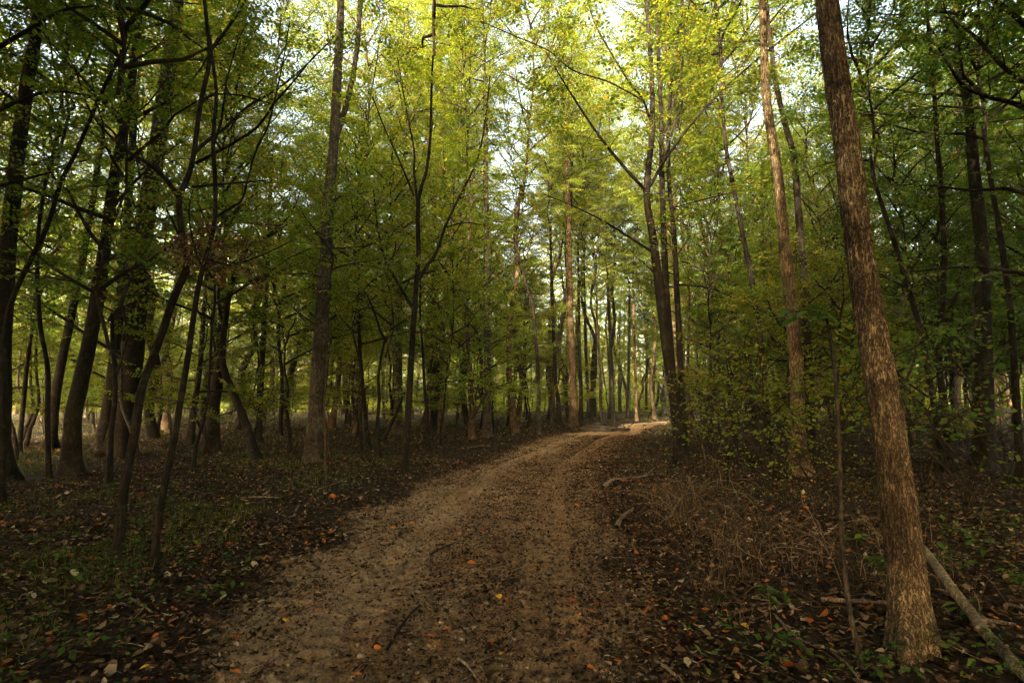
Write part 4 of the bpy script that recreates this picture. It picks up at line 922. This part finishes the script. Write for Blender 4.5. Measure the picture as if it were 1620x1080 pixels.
# bright fallen leaves that stand out one by one
def fallen(px, py, w, colr, lab, seed, grp=None):
    rng = np.random.default_rng(seed); g = G(px, py); l = max(.035, w / FPX * g[1])
    V, F, _ = leaf6(np.array([-.5 * l, 0, .012]), 0, .16, l, rng.uniform(.6, .85), rng, fold=rng.uniform(.1, .5))
    o = build('fallen_leaf', [(V, F, 0)], [M_FALLEN[colr]], smooth=(0,)); o.location = tuple(g); o.rotation_euler = (rng.normal(0, .2), rng.normal(0, .15), rng.random() * 6.28)
    tag(o, lab, 'leaf', grp); return o
for k, a in enumerate([
    (478, 1045, 22, 'yellow', 'yellow fallen leaf on the pale sand near the bottom edge'), (486, 1018, 15, 'orange', 'orange fallen leaf just above the yellow one on the sand'),
    (497, 1035, 14, 'brown', 'brown orange fallen leaf just right of the yellow one on the sand'), (373, 1065, 20, 'orange', 'orange leaf at the bottom edge, left of the sandy track'),
    (274, 964, 18, 'orange', 'orange leaf lying in the dark litter left of the sandy track'), (789, 945, 17, 'yellow', 'yellow leaf in the middle of the track beside a small dark stick'),
    (747, 892, 14, 'orange', 'bright orange leaf in the middle of the track'), (906, 952, 17, 'red', 'red brown leaf on the brown right side of the track'),
    (931, 1000, 15, 'orange', 'orange leaf on the brown right side of the track near the forked twig'), (935, 1058, 13, 'orange', 'orange leaf near the bottom edge on the right side of the track'),
    (793, 1036, 11, 'yellow', 'small yellow leaf near the bottom edge in the middle of the track'), (1042, 951, 18, 'orange', 'orange leaf on the litter at the right edge of the track'),
    (1092, 957, 12, 'orange', 'small orange leaf in the litter right of the track'), (1250, 1055, 20, 'red', 'red leaf near the bottom edge in the litter right of the track'),
    (1220, 899, 15, 'orange', 'orange leaf lit in the litter in front of the dry brush'), (1258, 1003, 20, 'pale', 'pale leaf in the litter left of the thin sapling'),
    (1048, 920, 17, 'pale', 'large pale leaf in the litter at the right edge of the track'), (1272, 982, 16, 'pale', 'curled pale leaf just above another pale leaf left of the thin sapling'),
    (621, 836, 11, 'orange', 'orange leaf on the sandy left part of the track, highest up the slope'), (487, 861, 12, 'orange', 'orange leaf at the left edge of the sand'),
    (465, 885, 15, 'pale', 'pale leaf at the left edge of the sand'), (553, 901, 11, 'yellow', 'small yellow leaf on the sandy left part of the track'),
    (503, 965, 13, 'orange', 'orange leaf in the middle of the pale sand'), (527, 787, 16, 'orange', 'orange leaf in the litter between the pale forked tree and the track'),
    (597, 776, 13, 'pale', 'pale orange leaf in the litter left of the slim black tree'), (1318, 950, 24, 'red', 'large red brown leaf by the foot of the thin sapling'),
    (1165, 1032, 14, 'brown', 'brown leaf in the litter right of the track, near the bottom edge'), (960, 1040, 12, 'pale', 'small pale leaf near the bottom edge on the right side of the track'),
    (1090, 998, 12, 'yellow', 'small yellow leaf in the litter right of the track')]):
    fallen(*a, 600 + k, 'bright fallen leaves')
rng = np.random.default_rng(88)
n = 0
while n < 70:
    px = rng.uniform(200, 1420); py = rng.uniform(760, 1078); g = G(px, py); d = float(pdist(np.array([g[0]]), np.array([g[1]]))[0])
    on = d < 0
    fallen(px, py, rng.uniform(8, 15), rng.choice(['orange', 'orange', 'red', 'brown', 'yellow']), 'small bright autumn leaf lying on the bare track' if on else 'small bright autumn leaf lying in the litter beside the track', 700 + n,
           'small autumn leaves on the track' if on else 'small autumn leaves beside the track'); n += 1

# ------------------------------------------------------------------ haze added to brighten the wood between the trunks
def haze():
    V = np.array([[x, y, z] for z in (-3.0, 42.0) for y in (-60.0, 135.0) for x in (-150.0, 150.0)]); F = np.array([[0, 2, 3, 1], [4, 5, 7, 6], [0, 1, 5, 4], [2, 6, 7, 3], [0, 4, 6, 2], [1, 3, 7, 5]])
    m, nt = newmat('haze_air'); v = nd(nt, 'ShaderNodeVolumePrincipled'); v.inputs['Color'].default_value = (.97, .93, .78, 1); v.inputs['Density'].default_value = HAZE; v.inputs['Anisotropy'].default_value = .25
    o = nd(nt, 'ShaderNodeOutputMaterial'); nt.links.new(v.outputs[0], o.inputs['Volume'])
    tag(build('haze', [(V, F, 0)], [m]), 'thin added haze lightening the air between the trunks', 'haze', kind='stuff')
HAZE = .0006
haze()
# ------------------------------------------------------------------ light
SUN_EL, SUN_AZ = math.radians(27), math.radians(203)
w = bpy.data.worlds.new("World"); sc.world = w; w.use_nodes = True; nt = w.node_tree; w.cycles.sampling_method = 'NONE'
sky = nt.nodes.new('ShaderNodeTexSky'); sky.sky_type = 'NISHITA'; sky.sun_disc = False; sky.sun_elevation = SUN_EL; sky.sun_rotation = SUN_AZ
sky.air_density = 1.0; sky.dust_density = 5; sky.ozone_density = 1.0
bg = nt.nodes['Background']; bg.inputs[1].default_value = .15; mxs = nt.nodes.new('ShaderNodeMix'); mxs.data_type = 'RGBA'; mxs.blend_type = 'MULTIPLY'; mxs.inputs[0].default_value = 1; mxs.inputs[7].default_value = (1.22, 1.0, .72, 1)
nt.links.new(sky.outputs[0], mxs.inputs[6]); nt.links.new(mxs.outputs[2], bg.inputs[0])
sd = bpy.data.lights.new('sun', 'SUN'); so = bpy.data.objects.new('sun', sd); COL.objects.link(so)
sd.energy = 4.0; sd.angle = math.radians(.5); sd.color = (1, .86, .62)
dv = Vector((math.sin(SUN_AZ) * math.cos(SUN_EL), math.cos(SUN_AZ) * math.cos(SUN_EL), math.sin(SUN_EL)))
so.rotation_euler = dv.to_track_quat('Z', 'Y').to_euler()
sc.view_settings.view_transform = 'Standard'; sc.view_settings.look = 'None'; sc.view_settings.exposure = 3.05; sc.view_settings.gamma = 1
cy = sc.cycles
cy.max_bounces = 7; cy.diffuse_bounces = 6; cy.glossy_bounces = 1; cy.transmission_bounces = 4; cy.transparent_max_bounces = 2
cy.volume_bounces = 1; cy.caustics_reflective = False; cy.caustics_refractive = False; cy.sample_clamp_indirect = 6
cy.use_denoising = True; cy.debug_use_spatial_splits = True; cy.use_adaptive_sampling = True; cy.adaptive_threshold = .04
